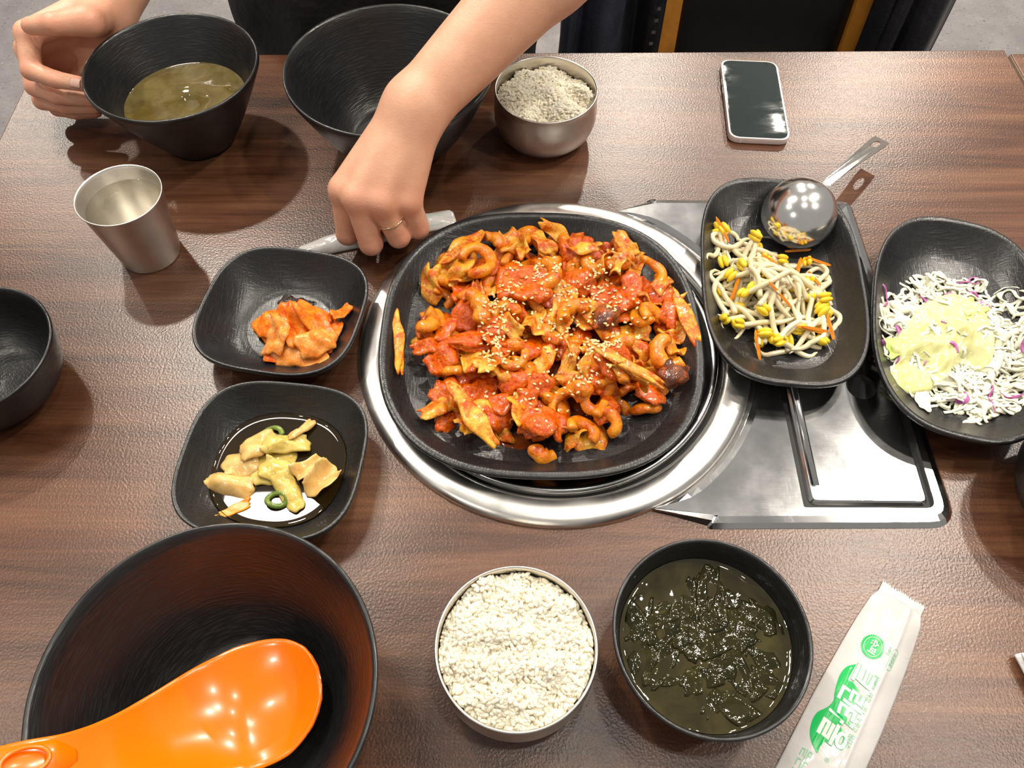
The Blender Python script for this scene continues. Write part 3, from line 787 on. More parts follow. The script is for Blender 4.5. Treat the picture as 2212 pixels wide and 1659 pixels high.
L_ = np.linspace(0, 1, 26); wd = np.interp(L_, [0, .06, .16, .5, .85, .97, 1], [1.0, .55, .36, .48, .78, .86, .80])
tg = np.gradient(path, axis=0); tg /= np.linalg.norm(tg, axis=1)[:, None]; sid = np.cross(tg, np.array([0, 0, 1.0])); sid /= np.linalg.norm(sid, axis=1)[:, None]
# handle plate with an eye near its end
th = .12; outl = [path[i] + sid[i] * wd[i] for i in range(26)] + [path[i] - sid[i] * wd[i] for i in range(25, -1, -1)]
tot = np.linalg.norm(end - st); flat = [(L_[i] * tot, wd[i]) for i in range(26)] + [(L_[i] * tot, -wd[i]) for i in range(25, -1, -1)]
ec = tot - 1.15; eye = [(ec + .62 * math.cos(a), .36 * math.sin(a)) for a in np.linspace(0, 2 * PI, 24, endpoint=False)]
tri = tessellate_polygon([[Vector((a, b, 0)) for a, b in flat], [Vector((a, b, 0)) for a, b in eye]])
def hp(a, b): i = np.interp(a / tot, L_, np.arange(26)); i0 = int(min(i, 24)); f = i - i0; return path[i0] * (1 - f) + path[i0 + 1] * f + b * sid[i0]
T2 = [hp(a, b) for a, b in flat + eye]; nfl, nall = len(flat), len(flat) + len(eye)
V = [p + np.array([0, 0, th / 2]) for p in T2] + [p - np.array([0, 0, th / 2]) for p in T2]
F = [tuple(t) for t in tri] + [tuple(i + nall for i in t[::-1]) for t in tri]
F += [(i, (i + 1) % nfl, (i + 1) % nfl + nall, i + nall) for i in range(nfl)]
F += [(nfl + i, nfl + (i + 1) % 24, nfl + (i + 1) % 24 + nall, nfl + i + nall) for i in range(24)]
o = obj('handle', V, F, M_CHROME, la, sharp=35)
bm = bmesh.new(); bm.from_mesh(o.data); bmesh.ops.recalc_face_normals(bm, faces=bm.faces); bm.to_mesh(o.data); bm.free()

# ------------------------------------------------------------------ orange paddle in the front bowl
M_OR = plain('orange_plastic', (.95, .185, .0), .22, 0, .02, 30, 0, coat=.2, sss=.0)
pd = empty('rice_paddle', (-18, 9, .6), 'bright orange plastic paddle leaning in the front mixing bowl', 'paddle')
cl = catmull([(-12.35, 10.3, 3.3), (-15.0, 9.6, 2.3), (-18.2, 8.5, 2.3), (-21.2, 7.0, 4.3), (-23.6, 5.7, 7.0), (-25.6, 4.9, 9.3), (-28.2, 4.0, 10.6), (-33.0, 2.4, 11.6)], 150)
s_ = np.linspace(0, 1, 150) 
hw = np.interp(s_, [0, .006, .02, .04, .07, .12, .18, .25, .34, .43, .52, .60, .68, .76, 1.0], [.2, 1.05, 1.85, 2.5, 3.1, 3.65, 3.95, 4.0, 3.55, 2.75, 2.0, 1.55, 1.25, 1.3, 1.2])
hs_ = np.convolve(np.pad(hw, 4, mode='edge'), np.ones(9) / 9, 'valid'); hw = np.where(s_ > .06, hs_, hw)
dep = np.interp(s_, [0, .1, .25, .42, .55, .62, .7, 1], [.05, .75, 1.05, .65, .22, .12, .05, .05])
tg = np.gradient(cl, axis=0); tg /= np.linalg.norm(tg, axis=1)[:, None]
sid = np.cross(tg, np.array([0, 0, 1.0])); sid /= np.linalg.norm(sid, axis=1)[:, None]; upv = np.cross(sid, tg)
w = np.linspace(-1, 1, 33)
G = cl[:, None] + hw[:, None, None] * w[None, :, None] * sid[:, None] + (dep[:, None] * (w[None] ** 2 - .55) * 1.15)[..., None] * upv[:, None]
V, F = sheet(G, .26); obj('blade', V, F, M_OR, pd)
hpth = cl[96:] + np.array([0, 0, -.15])
V, F = tube(hpth, np.interp(np.linspace(0, 1, len(hpth)), [0, .15, .5, 1], [.5, 1.2, 1.3, 1.2]), 20, True, .45); obj('handle', V, F, M_OR, pd)
o3 = np.array([-26.1, 4.75, 10.05]); t3 = np.array([-.86, -.30, .41]); t3 /= np.linalg.norm(t3); s3 = np.cross(t3, [0, 0, 1.0]); s3 /= np.linalg.norm(s3)
lp = [o3 + 1.15 * math.cos(a) * t3 + .72 * math.sin(a) * s3 + np.array([0, 0, .35]) for a in np.linspace(0, 2 * PI, 33)]
V, F = tube(lp, .13, 8, False); obj('grip_ring', V, F, M_OR, pd)

# ------------------------------------------------------------------ chairs with black seats, jacket
M_CHW = plain('honey_chair_wood', (.56, .22, .028), .35, 0, .15, 40, coat=.2)
M_LEATH = plain('black_leatherette', (.012, .011, .012), .38, 0, .2, 30, .3, 500, .0006)
def make_chair(cx, cy, label, group=None):
    r = empty('dining_chair', (cx, cy, -75), label, 'chair', group)
    # seat cushion
    u = np.linspace(-1, 1, 17); rings = []
    for s, z in ((.90, -34), (1.0, -33.2), (1.0, -31.4), (.97, -30.5), (.90, -30.05), (.6, -29.8), (.001, -29.7)):
        rings.append(sup_ring(cx, cy + 1, 18.5 * s, 20 * s, 0, 6, z, 64))
    V, F = loft(rings); obj('seat', V, F, M_LEATH, r)
    mb = MB().box(cx - 17.5, cx + 17.5, cy - 18, cy + 20, -37, -34); obj('seat_frame', mb.v, mb.f, M_CHW, r, smooth=False)
    for sx in (-1, 1):
        x = cx + sx * 16.0
        V, F = tube([(x, cy - 17, -74.9), (x, cy - 17, -34)], [1.6, 2.0], 4, True, up_hint=(1, 1, 0)); obj('leg', V, F, M_CHW, r, smooth=False)
        # rear leg and back post in one piece, raked back
        P = [(x, cy + 19, -74.9), (x, cy + 18.0, -34), (x, cy + 18.5, -28), (x, cy + 22, 2), (x, cy + 25, 16)]
        mbp = MB(); ringsq = []
        for (px, py, pz) in P:
            ringsq.append(np.array([(px - 1.45, py - 1.8, pz), (px + 1.45, py - 1.8, pz), (px + 1.45, py + 1.8, pz), (px - 1.45, py + 1.8, pz)]))
        V, F = loft(ringsq, True, True, True); obj('leg', V, F, M_CHW, r, smooth=False)
    # padded back between the posts
    V, F = [], []
    rings = []
    for z, dy in ((-31, 18.3), (-30, 18.4), (-10, 20.6), (2, 22.0), (12, 24.2), (13.5, 24.5)):
        t = 1.5 if -30.5 < z < 13 else .9
        ang = np.linspace(0, 2 * PI, 32, endpoint=False)
        rings.append(np.stack([cx + 14.6 * np.sign(np.cos(ang)) * np.abs(np.cos(ang)) ** .25, cy + dy + t * np.sign(np.sin(ang)) * np.abs(np.sin(ang)) ** .6, np.full(32, float(z))], -1))
    V, F = loft(rings, True, True, True); obj('backrest', V, F, M_LEATH, r)
    mb = MB().box(cx - 17.2, cx + 17.2, cy + 23.2, cy + 26.2, 13.5, 17); obj('top_rail', mb.v, mb.f, M_CHW, r, smooth=False)
    return r
ch = make_chair(42.7, 106.0, 'honey-brown wooden chair with black padded seat behind the phone')
c2 = copy_tree(ch, None, (-60.5, 4, 0)); c2['label'] = 'honey-brown wooden chair under the diner in black'

M_JACK = plain('black_jacket_leather', (.010, .010, .012), .30, 0, .3, 20, .35, 60, .004)
M_NAVY = plain('navy_jacket_cloth', (.016, .018, .030), .55, 0, .3, 30, .4, 120, .002)
jk = empty('jacket', (42.7, 128, -45), 'black jacket draped over the back of the empty chair', 'jacket')
def hang(xa, xb, y0, z_top, z_bot, seed, folds, mat, name, tilt=0.0, th=1.2):
    u, v = np.meshgrid(np.linspace(0, 1, 40), np.linspace(0, 1, 40), indexing='ij')
    x = xa + (xb - xa) * u + tilt * (1 - v) ; z = z_bot + (z_top - z_bot) * v
    y = y0 + 1.3 * np.sin(u * folds * PI + seed) * (1.15 - .5 * v) + wob(np.stack([u * 6, v * 5], -1), .5, 1.2, seed) + (128.6 - y0) * v ** 4
    P = np.stack([x + wob(np.stack([u * 3, v * 6], -1), .5, 1.0, seed + 9), y, z], -1)
    V, F = sheet(P, th); obj(name, V, F, mat, jk)
hang(8.5, 24.6, 117, 18.5, -52, 3, 5, M_JACK, 'front_panel', -1.0)
hang(9.0, 18.0, 113.5, 15.5, -50, 5, 3, M_NAVY, 'sleeve', -2.0, 2.2)
hang(59.0, 71.5, 118, 18.5, -52, 8, 4, M_JACK, 'front_panel', -1.0)
hang(61.5, 70.0, 114.5, 15.5, -50, 12, 3, M_JACK, 'sleeve', -1.5, 2.2)
u, v = np.meshgrid(np.linspace(0, 1, 50), np.linspace(0, 1, 16), indexing='ij')
x = 8.5 + 63 * u; ph_ = (v - .5) * PI * 1.1
P = np.stack([x, 131 + 3.6 * np.sin(ph_) + .5 * np.sin(u * 17), 17.9 + 2.6 * np.cos(ph_) - 1.5 * np.abs(u - .5) ** 2 * 4 + .4 * np.sin(u * 23)], -1)
V, F = sheet(P, 1.2); obj('shoulder_yoke', V, F, M_JACK, jk)
V, F = [], []
for k in range(26):
    t = k / 25; c = np.array([21.0 + 3.0 * t, 114.6 + 1.2 * t, -44 + 50 * t]); n0 = len(V)
    V += [c + np.array(d) for d in ((-.3, -.2, -.35), (.3, -.2, -.35), (.3, -.35, .35), (-.3, -.35, .35))]; F.append((n0, n0 + 1, n0 + 2, n0 + 3))
obj('zip_teeth', V, F, M_STEEL, jk, smooth=False)

# ------------------------------------------------------------------ red stir-fry
PILE = [(-7.9, 46.07), (-6.29, 47.46), (-2.97, 50.0), (-0.81, 50.6), (2.47, 51.2), (4.01, 51.8), (6.19, 51.2), (6.96, 49.28), (9.16, 50.0), (11.5, 49.3), (11.64, 45.99), (13.2, 45.47), (14.4, 44.0), (14.8, 40.31), (14.5, 37.39), (13.31, 35.51), (12.7, 33.24), (10.69, 31.91), (8.34, 30.38), (6.76, 28.9), (4.34, 27.8), (2.73, 28.2), (0.91, 29.9), (-1.27, 28.8), (-3.91, 30.49), (-6.3, 30.9), (-6.4, 33.3), (-4.07, 34.44), (-6.45, 35.79), (-8.3, 38.13), (-8.2, 40.59), (-6.82, 42.12), (-7.57, 44.2)]
BRN = [(.25, (.045, .014, .007)), (.5, (.12, .035, .014)), (.75, (.30, .09, .02))]
M_RED = sauced('pork_in_red_sauce', [(.3, (.56, .09, .004)), (.7, (.72, .22, .015))], (.28, .50))
M_ORG = sauced('squid_in_red_sauce', [(.3, (.70, .18, .003)), (.7, (.78, .31, .016))], (.46, .64), .13, .0015)
M_YEL = sauced('cabbage_in_red_sauce', [(.3, (.74, .28, .006)), (.7, (.78, .47, .07))], (.43, .60), .15, .0018)
M_BRN = sauced('mushroom_in_red_sauce', BRN, (.50, .66))
M_SESAME = plain('sesame_seed', (.74, .55, .27), .4, 0, .12, 400)
fry = Pile(2.5, 39.3, 13.5, big_base)
def lump(rx, ry, rz, amp, freq):
    P = ICO_V * np.array([rx, ry, rz]); n = ICO_V
    d = wob(ICO_V * 1.0, amp, freq, None, 7) + wob(ICO_V, amp * .55, freq * 2.3, None, 7) + wob(ICO_V, amp * .28, freq * 5, None, 7)
    d = d - .30 * np.exp(-(wob(ICO_V, 1.0, freq * 1.3, None, 5) / .22) ** 2) * amp * 3
    return P * (1 + d)[:, None], ICO_F
def curl(R, r, arc, flat=.8, twist=.25):
    t = np.linspace(0, arc, 22)
    path = np.stack([R * np.cos(t) * (1 + .12 * t / arc), R * np.sin(t), twist * np.sin(2 * t) + .25 * t / arc], -1)
    rr = r * (.72 + .38 * np.sin(np.linspace(.35, PI - .15, 22))) * (1 + .10 * np.sin(np.linspace(0, 14, 22)))
    return tube(path, rr, 12, True, flat)
def strip(Ln, Wd, bend, ruf, th=.22, taper=.5):
    u, v = np.meshgrid(np.linspace(-1, 1, 22), np.linspace(-1, 1, 9), indexing='ij')
    P = np.stack([u * Ln / 2, v * Wd / 2 * (1 - taper * np.abs(u) ** 2.2) + .25 * bend * u ** 2, bend * (1 - u ** 2) * .5 - .25 * v ** 2 * bend], -1)
    P[..., 2] += wob(np.stack([u * 3, v * 1.5], -1), ruf, 1.6) + .12 * Wd * (v ** 2)
    P[..., 1] += wob(np.stack([u * 3, v], -1), .10 * Wd, 1.8) * np.abs(v); P[..., 0] += wob(np.stack([u, v * 3], -1), .06 * Ln, 1.6) * np.abs(u)
    return sheet(P, th)
def orient(V, tilt):
    a, b = random.gauss(0, tilt), random.gauss(0, tilt)
    Rm = (Matrix.Rotation(a, 3, 'X') @ Matrix.Rotation(b, 3, 'Y'))
    V = V @ np.array(Rm).T
    return rotz(V, random.uniform(0, 2 * PI))
def lay(pile, V, x, y, sink=.3):
    V = V + np.array([x, y, 5.0]); return pile.drop(V, sink)
FRY = {'pork': ('pork_piece', M_RED, 'lumpy red-sauced pork chunk at the %s of the stir-fry', 'pork', 'pork chunks at the %s of the stir-fry'),
       'squid': ('squid_piece', M_ORG, 'curled orange squid piece at the %s of the stir-fry', 'squid', 'squid curls at the %s of the stir-fry'),
       'cabbage': ('cabbage_piece', M_YEL, 'yellow-orange cabbage leaf piece at the %s of the stir-fry', 'cabbage', 'cabbage pieces at the %s of the stir-fry'),
       'mushroom': ('mushroom_piece', M_BRN, 'dark brown mushroom piece at the %s of the stir-fry', 'mushroom', 'mushroom pieces at the %s of the stir-fry')}
def fry_piece(kind, x, y, VF, sink=.3, label=None, tilt=.25, ang=None):
    nm, mat, lab, cat, grp = FRY[kind]; V, F = VF
    V = orient(np.asarray(V, float), tilt) if ang is None else rotz(np.asarray(V, float), ang)
    V = lay(fry, V, x, y, sink)
    z_ = zone(x, y, 2.9, 39.8, 3.9, 3.9)
    return obj(nm, V, F, mat, label=label or lab % z_, cat=cat, group=None if label else grp % z_)
pts = []
while len(pts) < 235:
    x, y = random.uniform(-9, 15.5), random.uniform(27, 52.5)
    if not inside(PILE, np.array(x), np.array(y)): continue
    dm = 1.35 if len(pts) < 120 else .75
    if any((x - a) ** 2 + (y - b) ** 2 < dm ** 2 for a, b in pts): continue
    pts.append((2.9 + (x - 2.9) * .95, 39.8 + (y - 39.8) * .95))
for i, (x, y) in enumerate(pts):
    q = random.random()
    if i < 70: q *= .6
    if q < .20: fry_piece('pork', x, y, strip(random.uniform(2.0, 3.2), random.uniform(1.5, 2.5), random.uniform(0, .4), .22, random.uniform(.4, .6), random.uniform(.1, .4)), sink=1.4)
    elif q < .30: fry_piece('pork', x, y, lump(random.uniform(1.0, 1.9), random.uniform(.9, 1.5), random.uniform(.35, .6), .20, 2.8), sink=1.4)
    elif q < .55: fry_piece('squid', x, y, curl(random.uniform(.7, 1.4), random.uniform(.42, .66), random.uniform(1.4, 4.2)), tilt=.4, sink=1.0)
    else: fry_piece('cabbage', x, y, strip(random.uniform(2.0, 4.0), random.uniform(1.1, 2.3), random.uniform(.1, .9), .28, .2, random.uniform(.1, .5)), tilt=.35, sink=1.3)
# pieces one can pick out in the photograph
fry_piece('cabbage', -9.75, 38.4, strip(6.7, .95, .15, .08, .35, .55), .5, 'long narrow cabbage strip lying alone at the left of the stir-fry', ang=1.72)
fry_piece('cabbage', 15.0, 40.9, strip(6.2, 1.3, .3, .1, .3, .5), .5, 'long yellow cabbage strip at the right rim of the stir-fry', ang=1.78)
fry_piece('cabbage', -3.2, 30.6, strip(6.6, 1.5, .5, .08, .35, .4), .6, 'long pale cabbage strip at the lower left of the stir-fry', ang=-.98)
fry_piece('cabbage', 8.6, 34.2, strip(7.0, 1.0, .5, .08, .35, .5), .6, 'long pale cabbage strip slanting across the lower right of the stir-fry', ang=-.62)
fry_piece('cabbage', -4.6, 48.2, strip(5.0, 1.5, .4, .12, .3, .5), .6, 'upturned yellow cabbage leaf at the top left of the stir-fry', ang=.75)
fry_piece('squid', -3.3, 46.0, curl(1.35, .52, 4.9, .9), .5, 'ring-shaped squid curl at the upper left of the stir-fry', tilt=.05)
fry_piece('squid', 13.4, 37.0, curl(1.25, .62, 3.6, .9), .5, 'fat curled squid piece at the right end of the stir-fry', tilt=.05)
fry_piece('squid', -5.3, 40.3, curl(2.6, .75, 1.3, .9), .5, 'straight thick squid tentacle at the left of the stir-fry', ang=-.3)
fry_piece('mushroom', 8.1, 41.0, lump(1.3, 1.7, .5, .22, 2.6), 1.0, 'large dark brown mushroom right of the stir-fry centre', tilt=.05)
fry_piece('mushroom', 13.2, 34.8, lump(1.5, 1.1, .5, .22, 2.6), 1.0, 'purplish brown mushroom at the lower right of the stir-fry', tilt=.05)
oct_ = fry_piece('pork', .9, 43.9, strip(4.6, 4.0, .9, .22, .75, .28), 1.0, 'octopus head piece dotted with suckers in the upper stir-fry', tilt=.03); oct_.name = 'octopus_piece'; oct_['category'] = 'octopus'
oV = np.array([v.co[:] for v in oct_.data.vertices]); oN = np.array([v.normal[:] for v in oct_.data.vertices])
for k in range(26):
    cand = np.where((oN[:, 2] > .55))[0]; i = int(cand[(k * 37) % len(cand)])
    p = world_origin(oct_) + oV[i]; p[2] -= T; p *= 100
    V, F = lathe([(.17, -.05), (.17, .05), (.12, .09), (.07, .04), (0, .02)], (p[0], p[1]), 12); V[:, 2] += p[2]
    obj('sucker', V, F, M_ORG, oct_)
# sesame
sp = [(-0.33, 46.39), (9.28, 47.58), (11.59, 40.31), (9.21, 34.63), (3.44, 30.5), (-2.07, 32.32), (-3.41, 39.18)]
V, F = [], []; k = 0
tear = ICO2_V * np.array([.18, .105, .06]); tear[:, 1] *= 1 - .35 * tear[:, 0] / .165
sb = np.array(ICO2_F)
cl_ = [(random.uniform(-3, 11), random.uniform(31, 47.5)) for _ in range(26)]
while k < 560:
    if random.random() < .6: c = random.choice(cl_); x, y = random.gauss(c[0], .9), random.gauss(c[1], .9)
    else: x, y = random.uniform(-4, 12), random.uniform(30, 48)
    if not inside(sp, np.array(x), np.array(y)): continue
    g = orient(tear, .35) + np.array([x, y, float(fry.h(x, y)) + .07]); n0 = len(V) * 0 + k * len(tear)
    V.append(g); F.append(sb + n0); k += 1
obj('sesame_seeds', np.concatenate(V), np.concatenate(F), M_SESAME, label='white sesame seeds scattered over the red stir-fry', cat='sesame', kind='stuff')
# a little oily sauce on the plate
m, nt, b = mk('red_oil'); b.inputs['Base Color'].default_value = (.10, .02, .003, 1); b.inputs['Roughness'].default_value = .05
for i, (x, y, r) in enumerate(((.3, 29.0, 1.2), (-5.6, 31.2, 1.0), (12.2, 33.5, 1.4), (-7.6, 45.3, 1.1), (2.4, 39.5, 7.5))):
    a = np.linspace(0, 2 * PI, 40, endpoint=False); rr = r * (1 + .16 * np.sin(3 * a + i) + .1 * np.sin(5 * a))
    z = float(big_base(np.array(x), np.array(y)))
    def pud(s, dz): 
        X, Y = x + rr * s * np.cos(a), y + rr * s * np.sin(a); return np.stack([X, Y, big_base(X, Y) + dz], -1)
    V, F = loft([pud(1, .005), pud(.96, .05), pud(.6, .06), pud(.001, .06)])
    obj('sauce_puddle', V, F, m, label=('oily sauce puddle at the front edge of the stir-fry', 'oily sauce puddle at the lower left of the stir-fry', 'oily sauce puddle at the lower right of the stir-fry', 'oily sauce puddle at the upper left of the stir-fry', 'broad film of red oil beneath the stir-fry')[i], cat='sauce')

# ------------------------------------------------------------------ leafy helpers: crumpled leaves draped on a pile
def leaf(pile, cx, cy, Ln, Wd, ang, ruf, mat, name, lift=.12, th=.16, label=None, cat=None, group=None, fold=0.0, freq=1.5, blur=2, irregular=.12, dome=0.0):
    u, v = np.meshgrid(np.linspace(-1, 1, 25), np.linspace(-1, 1, 17), indexing='ij')
    a = np.arctan2(v, u)
    s = 1 / np.maximum(np.abs(np.cos(a)), np.abs(np.sin(a))); sq = np.sqrt(u * u + v * v); m_ = np.maximum(np.abs(u), np.abs(v))
    k = np.where(sq > 1e-6, (.55 + .45 * m_ / np.maximum(sq, 1e-6) * 1.0), 1)
    edge = 1 + irregular * (np.sin(3 * a + random.uniform(0, 6)) + .6 * np.sin(7 * a + random.uniform(0, 6))) * m_
    x, y = u * k * edge * Ln / 2, v * k * edge * Wd / 2
    fz = fold * np.abs(v) ** 1.5 * Wd * .5
    P = rotz(np.stack([x, y * (1 - .25 * min(1, abs(fold))), 0 * x], -1), ang); P[..., 0] += cx; P[..., 1] += cy
    H = pile.blur(blur); i, j = pile.ij(P[..., 0], P[..., 1])
    P[..., 2] = H[i, j] + lift + np.abs(wob(np.stack([x, y], -1), ruf, freq, None, 6)) + fz + dome * (1 - m_ ** 2)
    V, F = sheet(P, th); pile.top(V)
    return obj(name, V, F, mat, label=label, cat=cat, group=group)

# kimchi
M_KIM = food('kimchi_leaf', [(.22, (.58, .022, .003)), (.40, (.80, .12, .006)), (.58, (.84, .24, .012)), (.80, (.86, .40, .06))], .15, 130, .8, 190, .03, .1, bdist=.002)
M_KIMW = food('kimchi_stem', [(.25, (.76, .10, .012)), (.42, (.84, .25, .03)), (.70, (.86, .44, .14))], .15, 120, .7, 150, .05, .1, bdist=.002)
kp = Pile(-19.9, 40.98, 8, kim_base)
for (x, y, l, w, a, rf, mt, lab, fo, do) in (
    (-18.6, 39.6, 6.0, 4.6, .1, .25, M_KIM, 'broad orange kimchi leaf at the bottom of the kimchi heap', 0, .5),
    (-18.2, 38.0, 4.4, 2.6, -.1, .12, M_KIMW, 'pale pink kimchi stem at the front of the heap', -.2, .5),
    (-20.6, 41.0, 3.6, 3.0, .6, .25, M_KIM, 'orange kimchi leaf folded at the left of the heap', .1, .6),
    (-18.3, 41.6, 3.6, 2.4, -.5, .25, M_KIM, 'red kimchi leaf at the top of the heap', .15, .5),
    (-19.2, 40.0, 3.8, 2.2, -1.0, .25, M_KIM, 'crumpled kimchi leaf across the middle of the heap', .25, .4),
    (-17.2, 40.2, 4.0, 2.0, -.9, .2, M_KIM, 'yellowish kimchi leaf slanting down the right of the heap', .2, .4),
    (-17.0, 38.4, 3.0, 2.0, .4, .2, M_KIMW, 'pale kimchi stem at the right front of the heap', .1, .5),
    (-20.2, 38.9, 2.6, 2.0, 1.2, .2, M_KIMW, 'pale orange kimchi rib at the left front of the heap', 0, .4),
    (-15.5, 41.6, 1.7, 1.5, .5, .25, M_KIM, 'small curled kimchi scrap beside the heap', .5, .3)):
    x, y, l, w = -18.5 + (x + 18.5) * 1.12, 39.7 + (y - 39.7) * 1.12, l * 1.14, w * 1.14
    leaf(kp, x, y, l, w, a, rf, mt, 'kimchi_leaf', .1, .2, lab, 'kimchi', None, fo, 1.8, 3, .08, do)

a = np.linspace(0, 2 * PI, 48, endpoint=False); rr = 1.25 * (1 + .22 * np.sin(3 * a + 1) + .12 * np.sin(7 * a))
def juice(q, dz):
    X, Y = -19.9 + rr * q * 1.25 * np.cos(a), 43.4 + rr * q * .95 * np.sin(a); return np.stack([X, Y, kim_base(X, Y) + dz], -1)
V, F = loft([juice(1, .004), juice(.95, .05), juice(.6, .06), juice(.001, .06)])
obj('kimchi_juice', V, F, liquid('dark_kimchi_juice', (.012, .006, .004), .06, 260, .9, 60, (.03, .008, .004), .003), label='dark glossy puddle of juice behind the kimchi', cat='juice')
# pickled cabbage in brine
pp = Pile(-18.35, 26.72, 8, lambda X, Y: np.maximum(pic_base(X, Y), 1.05))
V, F = [], None
rings = [sup_ring(-18.35, 26.72, 7.0 * s, 6.6 * s, -.10, e, z, 96) for s, e, z in ((.745, 2.35, 1.22), (.735, 2.35, 1.13), (.715, 2.35, 1.075), (.69, 2.3, 1.055), (.66, 2.3, 1.05), (.6, 2.2, 1.05), (.3, 2.2, 1.05), (.001, 2.2, 1.05))]
V, F = loft(rings)
obj('pickle_brine', V, F, liquid('soy_brine', (.014, .008, .002), .02, 14, .03, 20, (.022, .013, .004), .004), label='dark soy brine around the pickled cabbage', cat='brine')
M_PIC = food('pickled_cabbage_leaf', [(.25, (.58, .31, .075)), (.5, (.70, .45, .15)), (.75, (.76, .56, .27))], .2, 60, .5, 90, .12, .35, bdist=.002)
M_PICG = food('pickled_cabbage_green', [(.25, (.46, .31, .045)), (.5, (.63, .46, .11)), (.75, (.72, .57, .22))], .2, 60, .5, 90, .12, .35, bdist=.002)
for (x, y, l, w, a, rf, mt, lab, fo, do) in (
    (-18.9, 27.0, 4.0, 3.2, .4, .2, M_PICG, 'greenish pickled cabbage leaf in the middle of the brine', 0, .3),
    (-21.8, 25.3, 3.9, 2.2, -.25, .12, M_PIC, 'rolled pickled cabbage piece at the left of the brine', -.35, .75),
    (-21.3, 27.1, 3.0, 2.6, .2, .2, M_PIC, 'smooth tan pickled cabbage piece overlapping the rolled one', -.2, .6),
    (-20.0, 28.5, 3.4, 2.4, .6, .25, M_PIC, 'upright folded pickled cabbage leaf at the back of the heap', .3, .6),
    (-17.9, 28.6, 3.6, 1.8, .2, .25, M_PICG, 'ruffled yellow-green pickled cabbage leaf at the back right', .2, .4),
    (-16.9, 30.0, 2.6, .9, .95, .12, M_PIC, 'thin pointed pickled cabbage sliver sticking up at the back', .2, .4),
    (-18.3, 26.3, 2.8, 2.0, -.3, .2, M_PICG, 'crinkled yellow pickled cabbage leaf on top of the heap', 0, .3),
    (-17.2, 24.7, 3.6, 1.7, -1.0, .15, M_PICG, 'long pickled cabbage strip pointing to the front', -.1, .3),
    (-15.9, 26.6, 2.6, 1.7, .7, .2, M_PIC, 'pale curled pickled cabbage piece at the right, rear of two', .7, .3),
    (-14.6, 25.5, 3.0, 2.4, .9, .2, M_PIC, 'cup-shaped pale pickled cabbage piece at the right front', .8, .2)):
    leaf(pp, x, y, l, w, a, rf, mt, 'pickled_cabbage', .0, .14, lab, 'pickle', None, fo, 1.4, 3, .07, do)
M_CAR = food('carrot', [(.3, (.78, .20, .01)), (.7, (.88, .36, .03))], .3, 80, .3, 200, .15, .2)
leaf(pp, -21.2, 23.25, 2.7, .8, .5, .04, M_CAR, 'carrot_slice', .02, .15, 'thin orange carrot slice half sunk in the brine', 'carrot')
M_CHI = food('green_chili', [(.3, (.05, .10, .01)), (.7, (.22, .30, .06))], .15, 80, .4, 150, .1, .5)
for (x, y, lab) in ((-18.0, 24.0, 'dark green chili ring at the front of the brine'), (-19.3, 29.7, 'green chili ring peeking out behind the pickled cabbage')):
    t = np.linspace(0, 2 * PI, 25); V, F = tube(np.stack([x + .75 * np.cos(t), y + .55 * np.sin(t), 1.25 + .12 * np.sin(2 * t)], -1), .22, 10, False)
    obj('chili_ring', V, F, M_CHI, label=lab, cat='chili')

